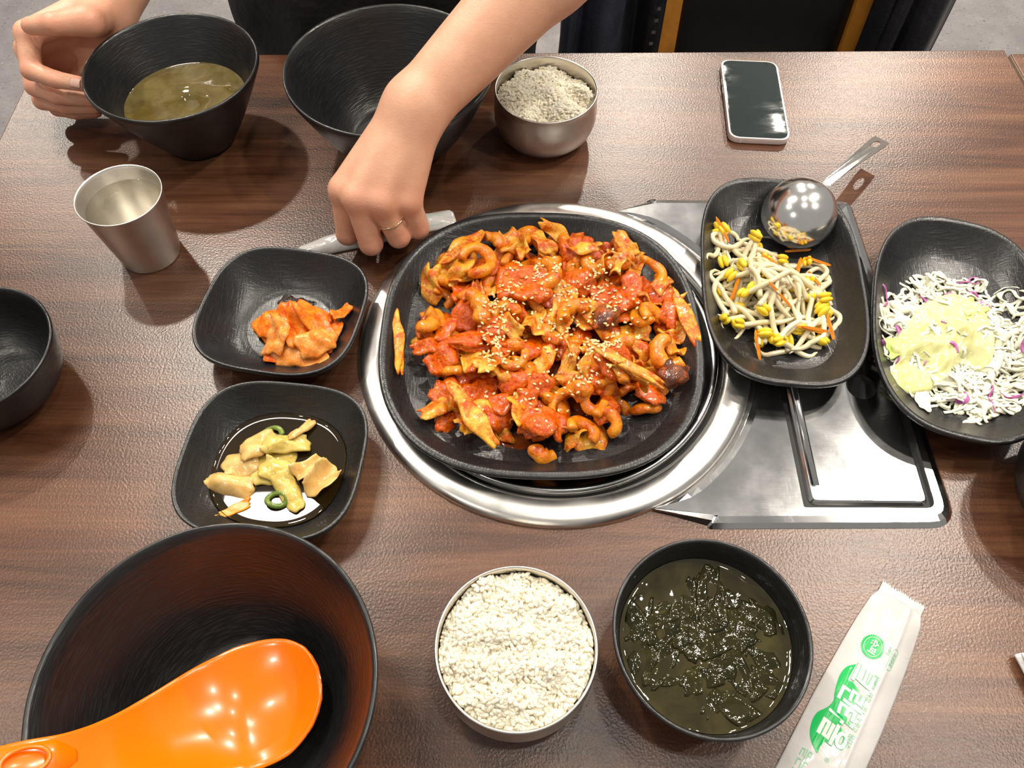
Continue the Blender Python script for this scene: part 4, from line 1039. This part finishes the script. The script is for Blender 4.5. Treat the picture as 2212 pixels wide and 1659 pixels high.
# ------------------------------------------------------------------ bean sprouts
SPR = [(19.2, 51.6), (21.32, 50.4), (25.67, 49.6), (28.6, 47.2), (29.0, 43.27), (27.2, 38.4), (23.13, 37.2), (20.6, 38.9), (18.4, 41.3), (18.0, 45.26)]
M_STEM = food('sprout_stem', [(.3, (.68, .58, .34)), (.7, (.82, .75, .53))], .2, 60, .15, 200, .10, .3)
M_BEAN = food('sprout_bean', [(.3, (.82, .52, .01)), (.7, (.90, .70, .05))], .25, 120, .2, 250, .2, .3)
sprp = Pile(23.9, 44.5, 9, spr_base, .12)
sc_ = np.mean(SPR, axis=0)
def sprout(n_i, with_bean):
    while True:
        x, y = random.uniform(17.5, 30), random.uniform(36.5, 52.5)
        if inside(SPR, np.array(x), np.array(y)): break
    a = math.atan2(sc_[1] - y, sc_[0] - x) + random.gauss(0, .9); k = random.gauss(0, .05); P = [(x, y)]
    n = random.randint(16, 28); st = .25
    for q in range(n):
        k += random.gauss(0, .03); k *= .9
        if random.random() < .05: a += random.choice((-1, 1)) * random.uniform(.5, 1.0)
        nx_, ny_ = P[-1][0] + st * math.cos(a), P[-1][1] + st * math.sin(a)
        if not inside(SPR, np.array(nx_), np.array(ny_)):
            ta = math.atan2(sc_[1] - P[-1][1], sc_[0] - P[-1][0]); d = (ta - a + PI) % (2 * PI) - PI; a += .35 * (1 if d > 0 else -1)
        a += k; P.append((nx_, ny_))
    P = np.array(P); H = sprp.h(P[:, 0], P[:, 1])
    for _ in range(5): H = np.convolve(np.pad(H, 2, mode='edge'), [.1, .2, .4, .2, .1], 'valid')
    cap = 5.2 - .05 * ((P[:, 0] - sc_[0]) ** 2 + (P[:, 1] - sc_[1]) ** 2)
    z = np.minimum(H + .15, np.maximum(cap, spr_base(P[:, 0], P[:, 1]) + .2))
    path = np.column_stack([P, z]); t = np.linspace(0, 1, len(P))
    V, F = tube(path, np.interp(t, [0, .05, .7, .92, 1], [.22, .25, .24, .14, .04]), 8)
    sprp.top(V); zs = zone(P[len(P) // 2, 0], P[len(P) // 2, 1], sc_[0], sc_[1], 2.0, 2.4)
    o = obj('bean_sprout', V, F, M_STEM, label=('yellow-headed bean sprout at the %s of the sprout heap' if with_bean else 'headless pale bean sprout stem at the %s of the sprout heap') % zs, cat='bean sprout', group=('bean sprouts with heads at the %s' if with_bean else 'headless bean sprouts at the %s') % zs)
    if with_bean:
        p0 = path[0]; d = path[0] - path[2]; d /= np.linalg.norm(d)
        Vb = []; Fb = []
        for s in (-1, 1):
            g_ = ICO2_V * np.array([.68, .27, .40]); g_[:, 1] += s * .21; g_[:, 2] += .05 * s
            n0 = sum(len(q) for q in Vb); Vb.append(g_); Fb += [tuple(i + n0 for i in f) for f in ICO2_F]
        Vb = np.concatenate(Vb); Vb = orient(Vb, .5) + p0 + d * .3 + np.array([0, 0, .22])
        sprp.top(Vb); obj('bean', Vb, Fb, M_BEAN, o)
    return o
for i in range(110): sprout(i, i % 2 > 0)
for i in range(12):
    x, y, a = random.uniform(19.5, 28), random.uniform(38.5, 50), random.uniform(0, PI)
    if i == 0: x, y, a = 19.6, 51.0, 2.0
    if i == 1: x, y, a = 28.3, 47.9, -.15
    if i == 2: x, y, a = 27.0, 49.9, .1
    t = np.linspace(-1, 1, 9); P = np.stack([x + 1.3 * t * math.cos(a), y + 1.3 * t * math.sin(a)], -1); H = sprp.h(P[:, 0], P[:, 1])
    H = np.polyval(np.polyfit(t, H, 1), t) + .15
    V, F = tube(np.column_stack([P, H]), [.08, .15, .17, .17, .17, .17, .17, .15, .05], 4); sprp.top(V)
    lab = {0: 'orange carrot strip leaning on the upper left of the sprouts', 1: 'pointed orange carrot strip at the right of the sprouts', 2: 'orange carrot strip against the ladle'}.get(i, 'thin orange carrot strip among the bean sprouts')
    obj('carrot_strip', V, F, M_CAR, label=lab, cat='carrot', group=None if i < 3 else 'carrot strips among the sprouts', smooth=False)

# ------------------------------------------------------------------ shredded cabbage salad
SAL = [(32.6, 42.3), (35.19, 44.6), (39.0, 47.0), (42.75, 46.2), (45.6, 44.0), (46.2, 40), (44.5, 35), (41.9, 32.4), (38.5, 31.4), (35.6, 33.2), (32.9, 34.2), (31.8, 37.95)]
M_CAB = food('white_cabbage', [(.25, (.68, .66, .45)), (.5, (.80, .78, .64)), (.75, (.86, .85, .77))], .35, 40, .2, 120, .10, .12)
M_PUR = food('purple_cabbage', [(.3, (.28, .03, .22)), (.55, (.52, .16, .42)), (.8, (.80, .68, .74))], .3, 70, .2, 120, .2, .2)
M_LET = food('green_lettuce', [(.3, (.42, .60, .10)), (.7, (.66, .78, .28))], .3, 50, .3, 100, .3, .2)
salp = Pile(38.6, 39.4, 11, sal_base, .12); sm_ = np.mean(SAL, axis=0)
def shred(purple, x=None, y=None, a=None, n=None, label=None, wmax=.36):
    while x is None:
        r = random.random() ** .75; th_ = random.uniform(0, 2 * PI); q = sm_ + r * np.array([7.2 * math.cos(th_), 8.0 * math.sin(th_)])
        if inside(SAL, np.array(q[0]), np.array(q[1])): x, y = q
    a = random.uniform(0, 2 * PI) if a is None else a; k = random.gauss(0, .16); P = [(x, y)]
    for q in range(n or random.randint(12, 28)):
        k += random.gauss(0, .09); k *= .9; a += k
        nx_, ny_ = P[-1][0] + .2 * math.cos(a), P[-1][1] + .2 * math.sin(a)
        if label is None and not inside(SAL, np.array(nx_), np.array(ny_)):
            ta = math.atan2(sm_[1] - P[-1][1], sm_[0] - P[-1][0]); d = (ta - a + PI) % (2 * PI) - PI; a += .5 * (1 if d > 0 else -1)
        P.append((nx_, ny_))
    P = np.array(P); H = salp.h(P[:, 0], P[:, 1])
    for _ in range(3): H = np.convolve(np.pad(H, 2, mode='edge'), [.1, .2, .4, .2, .1], 'valid')
    ce = 5.6 - .055 * ((P[:, 0] - sm_[0]) ** 2 + (P[:, 1] - sm_[1]) ** 2)
    z = np.minimum(H + .10, np.maximum(ce, sal_base(P[:, 0], P[:, 1]) + .12)) + .10 * np.sin(np.arange(len(P)) * .8 + random.uniform(0, 6))
    t = np.linspace(0, 1, len(P)); w = random.uniform(.12, wmax) * np.interp(t, [0, .1, .9, 1], [.3, 1, 1, .3])
    V, F = tube(np.column_stack([P, z]), w, 6, True, .34, up_hint=(random.gauss(0, .6), random.gauss(0, .6), 1)); salp.top(V)
    zs = zone(P[len(P) // 2, 0], P[len(P) // 2, 1], sm_[0], sm_[1], 2.4, 2.6)
    lab = label or ('purple cabbage shred at the %s of the salad' if purple else 'thin white cabbage shred at the %s of the salad') % zs
    return obj('cabbage_shred', V, F, M_PUR if purple else M_CAB, label=lab, cat='cabbage shred', group=None if label else ('purple cabbage shreds at the %s of the salad' if purple else 'white cabbage shreds at the %s of the salad') % zs)
for i in range(260): shred(False)
M_CABS = M_CAB
# under-layer too tangled to count
V, F = [], []; n0 = 0
for i in range(420):
    r = math.sqrt(random.random()); th_ = random.uniform(0, 2 * PI); x, y = sm_ + r * np.array([6.0 * math.cos(th_), 6.8 * math.sin(th_)])
    if not inside(SAL, np.array(x), np.array(y)): continue
    a = random.uniform(0, 2 * PI); k = random.gauss(0, .15); P = [(x, y)]
    for q in range(10): a += k; P.append((P[-1][0] + .2 * math.cos(a), P[-1][1] + .2 * math.sin(a)))
    P = np.array(P); ce = 5.3 - .06 * ((P[:, 0] - sm_[0]) ** 2 + (P[:, 1] - sm_[1]) ** 2); bz = sal_base(P[:, 0], P[:, 1])
    z = bz + .15 + random.random() * np.maximum(0, np.minimum(ce, salp.h(P[:, 0], P[:, 1])) - bz)
    v_, f_ = tube(np.column_stack([P, z]), .15, 5, True, .4); V.append(v_); F += [tuple(i_ + n0 for i_ in f) for f in f_]; n0 += len(v_)
obj('shredded_cabbage', np.concatenate(V), F, M_CAB, label='tangled white cabbage beneath the loose shreds of the salad', cat='cabbage shred', kind='stuff')
for i in range(12): shred(True, wmax=.22)
for (x, y, a, n, pur, lab) in ((33.0, 42.6, .4, 14, True, 'purple cabbage strip at the upper left of the salad'), (40.6, 35.2, -1.5, 18, True, 'long bright purple cabbage strip at the lower right of the salad'),
                               (36.6, 33.2, -.7, 13, True, 'short purple cabbage strip at the front of the salad'), (36.2, 34.0, -2.4, 14, False, 'curled white cabbage strand reaching to the front of the salad'),
                               (43.0, 45.3, .5, 16, False, 'kinked white cabbage strand at the upper right of the salad'), (38.4, 33.2, -.6, 18, False, 'looping white cabbage strand hanging at the lower right of the salad')):
    shred(pur, x, y, a, n, lab, .24)
for (x, y, l, w, a, lab) in ((33.6, 38.5, 3.2, 1.8, .3, 'pale green lettuce piece at the left of the salad'), (33.5, 35.6, 2.2, 1.3, 1.2, 'small green lettuce piece at the lower left of the salad'), (40.8, 42.6, 2.6, 1.8, .5, 'green lettuce piece at the upper right of the salad'), (34.2, 33.4, 1.3, 2.6, -.2, 'white cabbage leaf tip at the front of the salad')):
    leaf(salp, x, y, l, w, a, .12, M_CAB if 'white' in lab else M_LET, 'salad_leaf', .05, .1, lab, 'lettuce', None, .1, 1.5, 4, .12, .1)
# creamy dressing
DR = np.array([(32.6, 38.4), (34.74, 41.0), (37.04, 43.4), (39.69, 44.2), (41.5, 43.0), (41.7, 39.4), (40.2, 36.4), (38.3, 37.0), (36.4, 35.2), (34.0, 33.9), (32.4, 34.4), (31.9, 35.8), (33.0, 37.14)])
dl = catmull(np.vstack([DR, DR[:1]]), 97)[:-1]; dc = np.array([37.0, 39.2]); Hs = salp.blur(4); rings = []
for q in np.r_[np.linspace(.001, .9, 22), .96, 1.0, 1.01]:
    X, Y = dc[0] + (dl[:, 0] - dc[0]) * q, dc[1] + (dl[:, 1] - dc[1]) * q; i, j = salp.ij(X, Y)
    rings.append(np.stack([X, Y, Hs[i, j] + (.16 if q < .93 else (.10 if q < .98 else (.02 if q < 1.005 else -.25))) + .14 * np.sin(X * 1.6 + Y) * (q < .95) + .1 * np.sin(2.6 * Y - X) * (q < .95)], -1))
V, F = loft(rings)
m, nt, b = mk('creamy_dressing'); L(nt, ramp(nt, noise(nt, coords(nt), 30, 3), [(.3, (.66, .65, .27)), (.7, (.74, .73, .38))]), b.inputs['Base Color'])
b.inputs['Roughness'].default_value = .12; b.inputs['Coat Weight'].default_value = .4; b.inputs['Subsurface Weight'].default_value = .25; b.inputs['Subsurface Scale'].default_value = .004
bump(nt, b, noise(nt, coords(nt), 90, 2), .3, .003)
obj('salad_dressing', V, F, m, label='pale yellow creamy dressing poured over the salad', cat='dressing')

# ------------------------------------------------------------------ the diner: smooth bodies from distance fields
def cone(P, a, b, ra, rb):
    a, b = np.asarray(a, np.float32), np.asarray(b, np.float32); ab = b - a
    t = np.clip(((P - a) @ ab) / (ab @ ab), 0, 1)
    return np.linalg.norm(P - a - t[..., None] * ab, axis=-1) - (ra + (rb - ra) * t)
def smin(a, b, k):
    h = np.clip(.5 + .5 * (b - a) / k, 0, 1); return b + (a - b) * h - k * h * (1 - h)
def ell(P, c, r):
    r = np.asarray(r, np.float32); q = (P - np.asarray(c, np.float32)) / r; l = np.linalg.norm(q, axis=-1); return (l - 1) * r.min()
def surface(f, lo, hi, h, smooth_it=2, margin=1.6):
    """surface nets over a block-sparse grid -> verts, quads"""
    lo = np.asarray(lo, float); n = np.ceil((np.asarray(hi, float) - lo) / h).astype(int) + 1
    D = np.full(n, 9.0, np.float32); B = 12
    ax = [lo[k] + h * np.arange(n[k]) for k in range(3)]
    cs = [np.arange(0, n[k], B) for k in range(3)]
    gx, gy, gz = np.meshgrid(*[lo[k] + h * (cs[k] + B / 2) for k in range(3)], indexing='ij')
    dc = f(np.stack([gx, gy, gz], -1).reshape(-1, 3).astype(np.float32)).reshape(gx.shape)
    near = np.abs(dc) < h * B * .9 * margin
    D[:] = np.repeat(np.repeat(np.repeat(np.where(dc < 0, -9, 9), B, 0), B, 1), B, 2)[:n[0], :n[1], :n[2]]
    for i, j, k in zip(*np.where(near)):
        sl = tuple(slice(c, min(c + B, n[d])) for d, c in enumerate((cs[0][i], cs[1][j], cs[2][k])))
        g = np.stack(np.meshgrid(ax[0][sl[0]], ax[1][sl[1]], ax[2][sl[2]], indexing='ij'), -1).astype(np.float32)
        D[sl] = f(g.reshape(-1, 3)).reshape(g.shape[:3])
    S = D < 0
    c = [S[i:n[0] - 1 + i, j:n[1] - 1 + j, k:n[2] - 1 + k] for i in (0, 1) for j in (0, 1) for k in (0, 1)]
    cnt = sum(x.astype(np.int8) for x in c); mix = (cnt > 0) & (cnt < 8)
    idx = np.argwhere(mix); vid = np.full(mix.shape, -1, np.int64); vid[mix] = np.arange(len(idx))
    acc = np.zeros((len(idx), 3)); num = np.zeros(len(idx))
    for d in range(3):
        o1, o2 = [x for x in range(3) if x != d]
        for a in (0, 1):
            for b in (0, 1):
                p = idx.copy(); p[:, o1] += a; p[:, o2] += b; q = p.copy(); q[:, d] += 1
                va, vb = D[tuple(p.T)], D[tuple(q.T)]; m_ = (va < 0) != (vb < 0); t = np.where(m_, va / np.where(m_, va - vb, 1), 0)
                e = p.astype(float); e[:, d] += t; acc[m_] += e[m_]; num[m_] += 1
    V = lo + h * acc / np.maximum(num, 1)[:, None]; Q = []
    for d in range(3):
        o1, o2 = (d + 1) % 3, (d + 2) % 3
        sl0 = [slice(None)] * 3; sl1 = [slice(None)] * 3; sl0[d] = slice(0, n[d] - 1); sl1[d] = slice(1, n[d])
        e = np.argwhere(S[tuple(sl0)] != S[tuple(sl1)])
        e = e[(e[:, o1] > 0) & (e[:, o2] > 0) & (e[:, o1] < n[o1] - 1) & (e[:, o2] < n[o2] - 1)]
        flip = S[tuple(e.T)]
        def at(a, b):
            p = e.copy(); p[:, o1] -= a; p[:, o2] -= b; return vid[tuple(p.T)]
        q = np.stack([at(1, 1), at(0, 1), at(0, 0), at(1, 0)], -1); q[~flip] = q[~flip][:, ::-1]; Q.append(q)
    Q = np.concatenate(Q); Q = Q[(Q >= 0).all(1)]
    for _ in range(smooth_it):
        s = np.zeros_like(V); k_ = np.zeros(len(V))
        for a in range(4):
            np.add.at(s, Q[:, a], V[Q[:, (a + 1) % 4]]); np.add.at(k_, Q[:, a], 1)
            np.add.at(s, Q[:, (a + 1) % 4], V[Q[:, a]]); np.add.at(k_, Q[:, (a + 1) % 4], 1)
        V = .5 * V + .5 * s / np.maximum(k_, 1)[:, None]
    return V, Q
def hand_field(arm, palm, fingers, kf=.55):
    """arm: cones, palm: cones, fingers: chains of (point, radius)"""
    def f(P):
        d = None
        for a, b, ra, rb in arm: e = cone(P, a, b, ra, rb); d = e if d is None else smin(d, e, 1.6)
        p = None
        for a, b, ra, rb in palm: e = cone(P, a, b, ra, rb); p = e if p is None else smin(p, e, .7)
        base = smin(d, p, 1.5); out = base
        for ch_ in fingers:
            g = None
            for (a, ra), (b, rb) in zip(ch_[:-1], ch_[1:]):
                e = cone(P, a, b, ra, rb); g = e if g is None else smin(g, e, .22)
            out = smin(out, smin(base, g, kf), .07)
        return out
    return f
A_ = np.array
# --- reaching arm (the diner's left hand over the tissue packet)
E1, W1 = A_((9.3, 70.8, 23.2)), A_((-8.8, 56.6, 11.8)); s1 = A_((-.611, .791, 0))
IM, MM, RM_, LM = A_((-15.1, 51.3, 7.0)), A_((-13.6, 49.7, 7.7)), A_((-11.6, 49.6, 7.4)), A_((-9.5, 50.6, 6.6))
S1 = A_((4, 99, 33))
arm1 = [(E1, W1 + s1 * -.9, 4.1, 2.15), (E1, W1 + s1 * .3, 4.1, 2.15), (E1 * .65 + W1 * .35, E1 * .9 + W1 * .1, 3.75, 4.0), (S1, E1, 5.2, 4.1)]
palm1 = [(W1 + s1 * .4, IM, 1.95, 1.36), (W1 + s1 * .1, MM, 2.0, 1.34), (W1 - s1 * .5, RM_, 2.0, 1.32), (W1 - s1 * 1.0, LM, 2.0, 1.36),
         (W1 + A_((-1, -1.5, -1.6)), (IM + MM) / 2 + A_((.5, 1.6, -1.4)), 1.5, 1.3), (W1 + A_((0, -1, -1.6)), (RM_ + LM) / 2 + A_((.3, 1.6, -1.3)), 1.5, 1.3),
         (IM, MM, .95, .95), (MM, RM_, .95, .95), (RM_, LM, .95, .95)]
f1 = [[(IM, 1.22), (A_((-15.4, 50.0, 2.7)), 1.05), (A_((-14.8, 51.8, 1.9)), .86), (A_((-14.1, 53.0, 1.75)), .66)],
      [(MM, 1.24), (A_((-13.0, 48.5, 3.1)), 1.1), (A_((-12.8, 50.9, 2.0)), .80), (A_((-12.5, 52.5, 1.9)), .68)],
      [(RM_, 1.2), (A_((-10.5, 49.2, 3.3)), 1.07), (A_((-10.7, 51.6, 2.4)), .78), (A_((-10.9, 53.0, 2.3)), .66)],
      [(LM, 1.2), (A_((-8.8, 50.3, 3.3)), 1.05), (A_((-9.0, 52.2, 2.8)), .76), (A_((-9.6, 53.7, 3.1)), .60)],
      [(A_((-11.2, 55.8, 8.2)), 1.7), (A_((-14.2, 54.4, 5.2)), 1.25), (A_((-14.9, 54.2, 2.9)), .95), (A_((-13.9, 53.6, 1.9)), .72)]]
# --- holding arm (the diner's right hand on the soup bowl)
E2, W2 = A_((-38.5, 97.0, 13.0)), A_((-42.2, 74.6, 8.6)); S2 = A_((-37, 101, 33)); s2 = A_((0, 0, 1.0))
i2, m2, r2, l2 = A_((-47.9, 69.5, 9.8)), A_((-49.4, 70.4, 7.4)), A_((-49.9, 71.0, 5.3)), A_((-49.2, 71.6, 3.5))
arm2 = [(E2, W2 + s2 * .9, 4.3, 2.1), (E2, W2 - s2 * .9, 4.3, 2.1), (S2, E2, 5.2, 4.2)]
palm2 = [(W2 + s2 * 1.0, i2, 1.9, 1.15), (W2 + s2 * .3, m2, 1.9, 1.15), (W2 - s2 * .4, r2, 1.9, 1.1), (W2 - s2 * 1.1, l2, 1.9, 1.05),
         (W2 + A_((0, -1.2, -1.8)), A_((-46.6, 69.8, 2.6)), 1.5, 1.2), (i2, m2, .9, .9), (m2, r2, .9, .9), (r2, l2, .9, .9)]
f2 = [[(i2, 1.08), (A_((-47.6, 66.5, 7.8)), .95), (A_((-44.9, 65.4, 7.6)), .83), (A_((-42.0, 64.7, 7.6)), .70)],
      [(m2, 1.10), (A_((-48.7, 67.2, 5.4)), .97), (A_((-46.1, 66.0, 5.2)), .84), (A_((-42.5, 65.6, 5.1)), .72)],
      [(r2, 1.06), (A_((-49.0, 67.5, 3.5)), .95), (A_((-46.3, 66.7, 3.4)), .82), (A_((-43.3, 66.6, 3.4)), .70)],
      [(l2, 1.0), (A_((-48.6, 68.5, 1.75)), .86), (A_((-46.6, 68.1, 1.5)), .74), (A_((-44.6, 68.3, 1.4)), .62)],
      [(A_((-42.3, 73.0, 9.4)), 1.9), (A_((-41.2, 69.3, 11.3)), 1.45), (A_((-43.6, 67.6, 12.1)), 1.05), (A_((-46.2, 68.0, 11.6)), .84)]]
V1, Q1 = surface(hand_field(arm1, palm1, f1), (-18, 46, 0.3), (16, 102, 40), .19)
V2, Q2 = surface(hand_field(arm2, palm2, f2), (-53, 62, 0.3), (-31, 104, 40), .19)
HC = A_((-17, 90, 52))
def head(P):
    d = smin(ell(P, HC, (7.6, 9.2, 10.5)), ell(P, HC + A_((0, -3.2, -6)), (5.6, 6.0, 6.0)), 3.0)
    d = smin(d, cone(P, HC + A_((0, 2, -8)), A_((-17, 96, 30)), 5.4, 6.2), 2.0)
    d = smin(d, cone(P, HC + A_((0, -9.0, 1.5)), HC + A_((0, -10.6, -3.0)), .7, 1.3), 1.0)
    d = smin(d, cone(P, HC + A_((-4.5, -8.0, 2.6)), HC + A_((4.5, -8.0, 2.6)), .9, .9), 1.5)
    for s in (-1, 1): d = smin(d, ell(P, HC + A_((s * 7.8, .8, -.5)), (.9, 2.0, 3.1)), .5)
    d = smin(d, cone(P, HC + A_((-1.9, -8.6, -6.0)), HC + A_((1.9, -8.6, -6.0)), .6, .6), .6)
    return smin(d, cone(P, A_((-30, 98, 29)), A_((-4, 98, 29)), 6.0, 6.0), 5.0)
V3, Q3 = surface(head, (-40, 76, 22), (6, 108, 66), .55)
def skin_mat():
    m, nt, b = mk('skin'); v = coords(nt)
    at = N(nt, 'ShaderNodeAttribute', attribute_name='flush')
    n1 = noise(nt, v, 45, 4, .6)
    c = ramp(nt, n1, [(.3, (.63, .335, .215)), (.7, (.71, .40, .265))])
    c = mixc(nt, at.outputs['Fac'], c, (.70, .25, .165))
    L(nt, c, b.inputs['Base Color']); b.inputs['Roughness'].default_value = .46
    b.inputs['Subsurface Weight'].default_value = .18; b.inputs['Subsurface Radius'].default_value = (1, .35, .18); b.inputs['Subsurface Scale'].default_value = .006
    w = N(nt, 'ShaderNodeTexVoronoi'); w.inputs['Scale'].default_value = 700; L(nt, v, w.inputs['Vector'])
    h = math_(nt, 'ADD', math_(nt, 'MULTIPLY', w.outputs['Distance'], .5), noise(nt, v, 160, 4))
    bump(nt, b, h, .16, .0012)
    return m
per = empty('person', (-17, 100, -75), 'person in black reaching for a tissue packet and holding a soup bowl', 'person')
VB = np.concatenate([V1, V2, V3]); QB = np.concatenate([Q1, Q2 + len(V1), Q3 + len(V1) + len(V2)])
body = obj('body', VB, QB, skin_mat(), per)
fl = np.zeros(len(VB), np.float32)
for ch_ in f1 + f2:
    for k, (p, r) in enumerate(ch_):
        dd = np.linalg.norm(VB - p, axis=1); fl = np.maximum(fl, (.75 if k else .55) * np.exp(-(dd / (r * 1.15)) ** 2 * .8))
fl = np.maximum(fl, .35 * np.exp(-((np.linalg.norm(VB - A_((-8.5, 57.6, 13)), axis=1)) / 1.6) ** 2))
at_ = body.data.attributes.new('flush', 'FLOAT', 'POINT'); at_.data.foreach_set('value', np.clip(fl, 0, 1))
# finger nails that show on the hand at the bowl
M_NAIL = plain('finger_nail', (.72, .44, .36), .25, 0, .03, coat=.3)
def nail(tip, back, up_, w, l, r, name='finger_nail'):
    t = tip - back; t = t / np.linalg.norm(t); up_ = up_ - t * (up_ @ t); up_ /= np.linalg.norm(up_); s = np.cross(t, up_)
    u, v = np.meshgrid(np.linspace(-1, 1, 9), np.linspace(-1, 1, 9), indexing='ij')
    k = np.sqrt(np.maximum(0, 1 - (u ** 6) * .3)); P = tip + (u * l)[..., None] * t + (np.sin(v * k * w / r) * r)[..., None] * s + (np.cos(v * k * w / r) * (r + .03))[..., None] * up_
    V, F = sheet(P, .06); obj(name, V, F, M_NAIL, per)
nail(A_((-42.35, 64.78, 7.62)), A_((-44.9, 65.4, 7.6)), A_((.1, -.75, .65)), .48, .55, .72)
# ring on the reaching hand
c0 = RM_ * .48 + A_((-10.5, 49.2, 3.3)) * .52; dz = A_((-10.5, 49.2, 3.3)) - RM_; dz /= np.linalg.norm(dz); sx = np.cross(dz, [0, 1.0, 0]); sx /= np.linalg.norm(sx); sy = np.cross(dz, sx)
an = np.linspace(0, 2 * PI, 65)
V, F = tube(np.array([c0 + 1.20 * (math.cos(a) * sx + math.sin(a) * sy) for a in an]), .10, 10, False)
obj('ring', V, F, steel('pale_gold', .12, (.86, .70, .46), scr=False), per)
# black clothes
M_SHIRT = plain('black_cotton', (.0075, .007, .008), .75, 0, .25, 25, .5, 30, .012)
def shirt(P):
    Q = P.copy(); Q[:, 1] = 98 + (P[:, 1] - 98) * 1.55
    d = cone(Q, A_((-17, 98, -24)), A_((-17, 97, 18)), 20.0, 20.5) / 1.2
    d = smin(d, cone(P, A_((-33, 99, 29)), A_((-1, 99, 29)), 7.5, 7.5), 5)
    for S_, E_ in ((S1, E1), (S2, E2)): d = smin(d, cone(P, S_, S_ * .5 + E_ * .5, 6.8, 6.4), 3)
    return d + .35 * np.sin(P[:, 2] * .55 + P[:, 0] * .35) + .3 * np.sin(P[:, 0] * .8 - P[:, 2] * .3)
V, Q = surface(shirt, (-48, 76, -46), (16, 116, 44), .8); obj('shirt', V, Q, M_SHIRT, per)
def pants(P):
    d = None
    for s in (-1, 1):
        hip, knee, ank = A_((-17 + s * 9, 102, -19.5)), A_((-17 + s * 15, 64, -20)), A_((-17 + s * 14, 70, -70))
        e = smin(cone(P, hip, knee, 9.5, 7.0), cone(P, knee, ank, 6.8, 4.8), 3); d = e if d is None else smin(d, e, 3)
    return smin(d, ell(P, A_((-17, 103, -18)), (19, 12, 11)), 4)
V, Q = surface(pants, (-50, 50, -74.5), (16, 120, -8), .9); obj('trousers', V, Q, M_SHIRT, per)
for s in (-1, 1):
    V, Q = surface(lambda P: np.maximum(smin(ell(P, A_((-17 + s * 14, 66, -70)), (5, 14, 6)), ell(P, A_((-17 + s * 14, 72, -69)), (5, 7, 8)), 2), -74.8 - P[:, 2]), (-17 + s * 14 - 7, 48, -77), (-17 + s * 14 + 7, 84, -58), .8)
    obj('shoe', V, Q, M_SHIRT, per)
V, Q = surface(lambda P: np.maximum(smin(ell(P, HC + A_((0, 1.0, 1.6)), (8.5, 9.6, 10.6)), ell(P, HC + A_((0, -4, 7.5)), (6.5, 4.5, 3.2)), 1.5), -np.minimum(P[:, 2] - (HC[2] - 5 + .0 * P[:, 0]), (P[:, 1] - (HC[1] - 6.8)) * 1.0 + np.maximum(0, (P[:, 2] - HC[2] - 5.5)) * 4)), (-28, 76, 40), (-6, 104, 66), .5)
obj('hair', V, Q, plain('black_hair', (.012, .009, .008), .45, 0, .3, 200, .6, 400, .002), per)
for s in (-1, 1):
    V_ = ICO2_V * np.array([1.15, .5, .55]) + HC + A_((s * 3.1, -8.55, .6)); obj('eye', V_, ICO2_F, plain('eye_dark', (.03, .02, .02), .2), per)
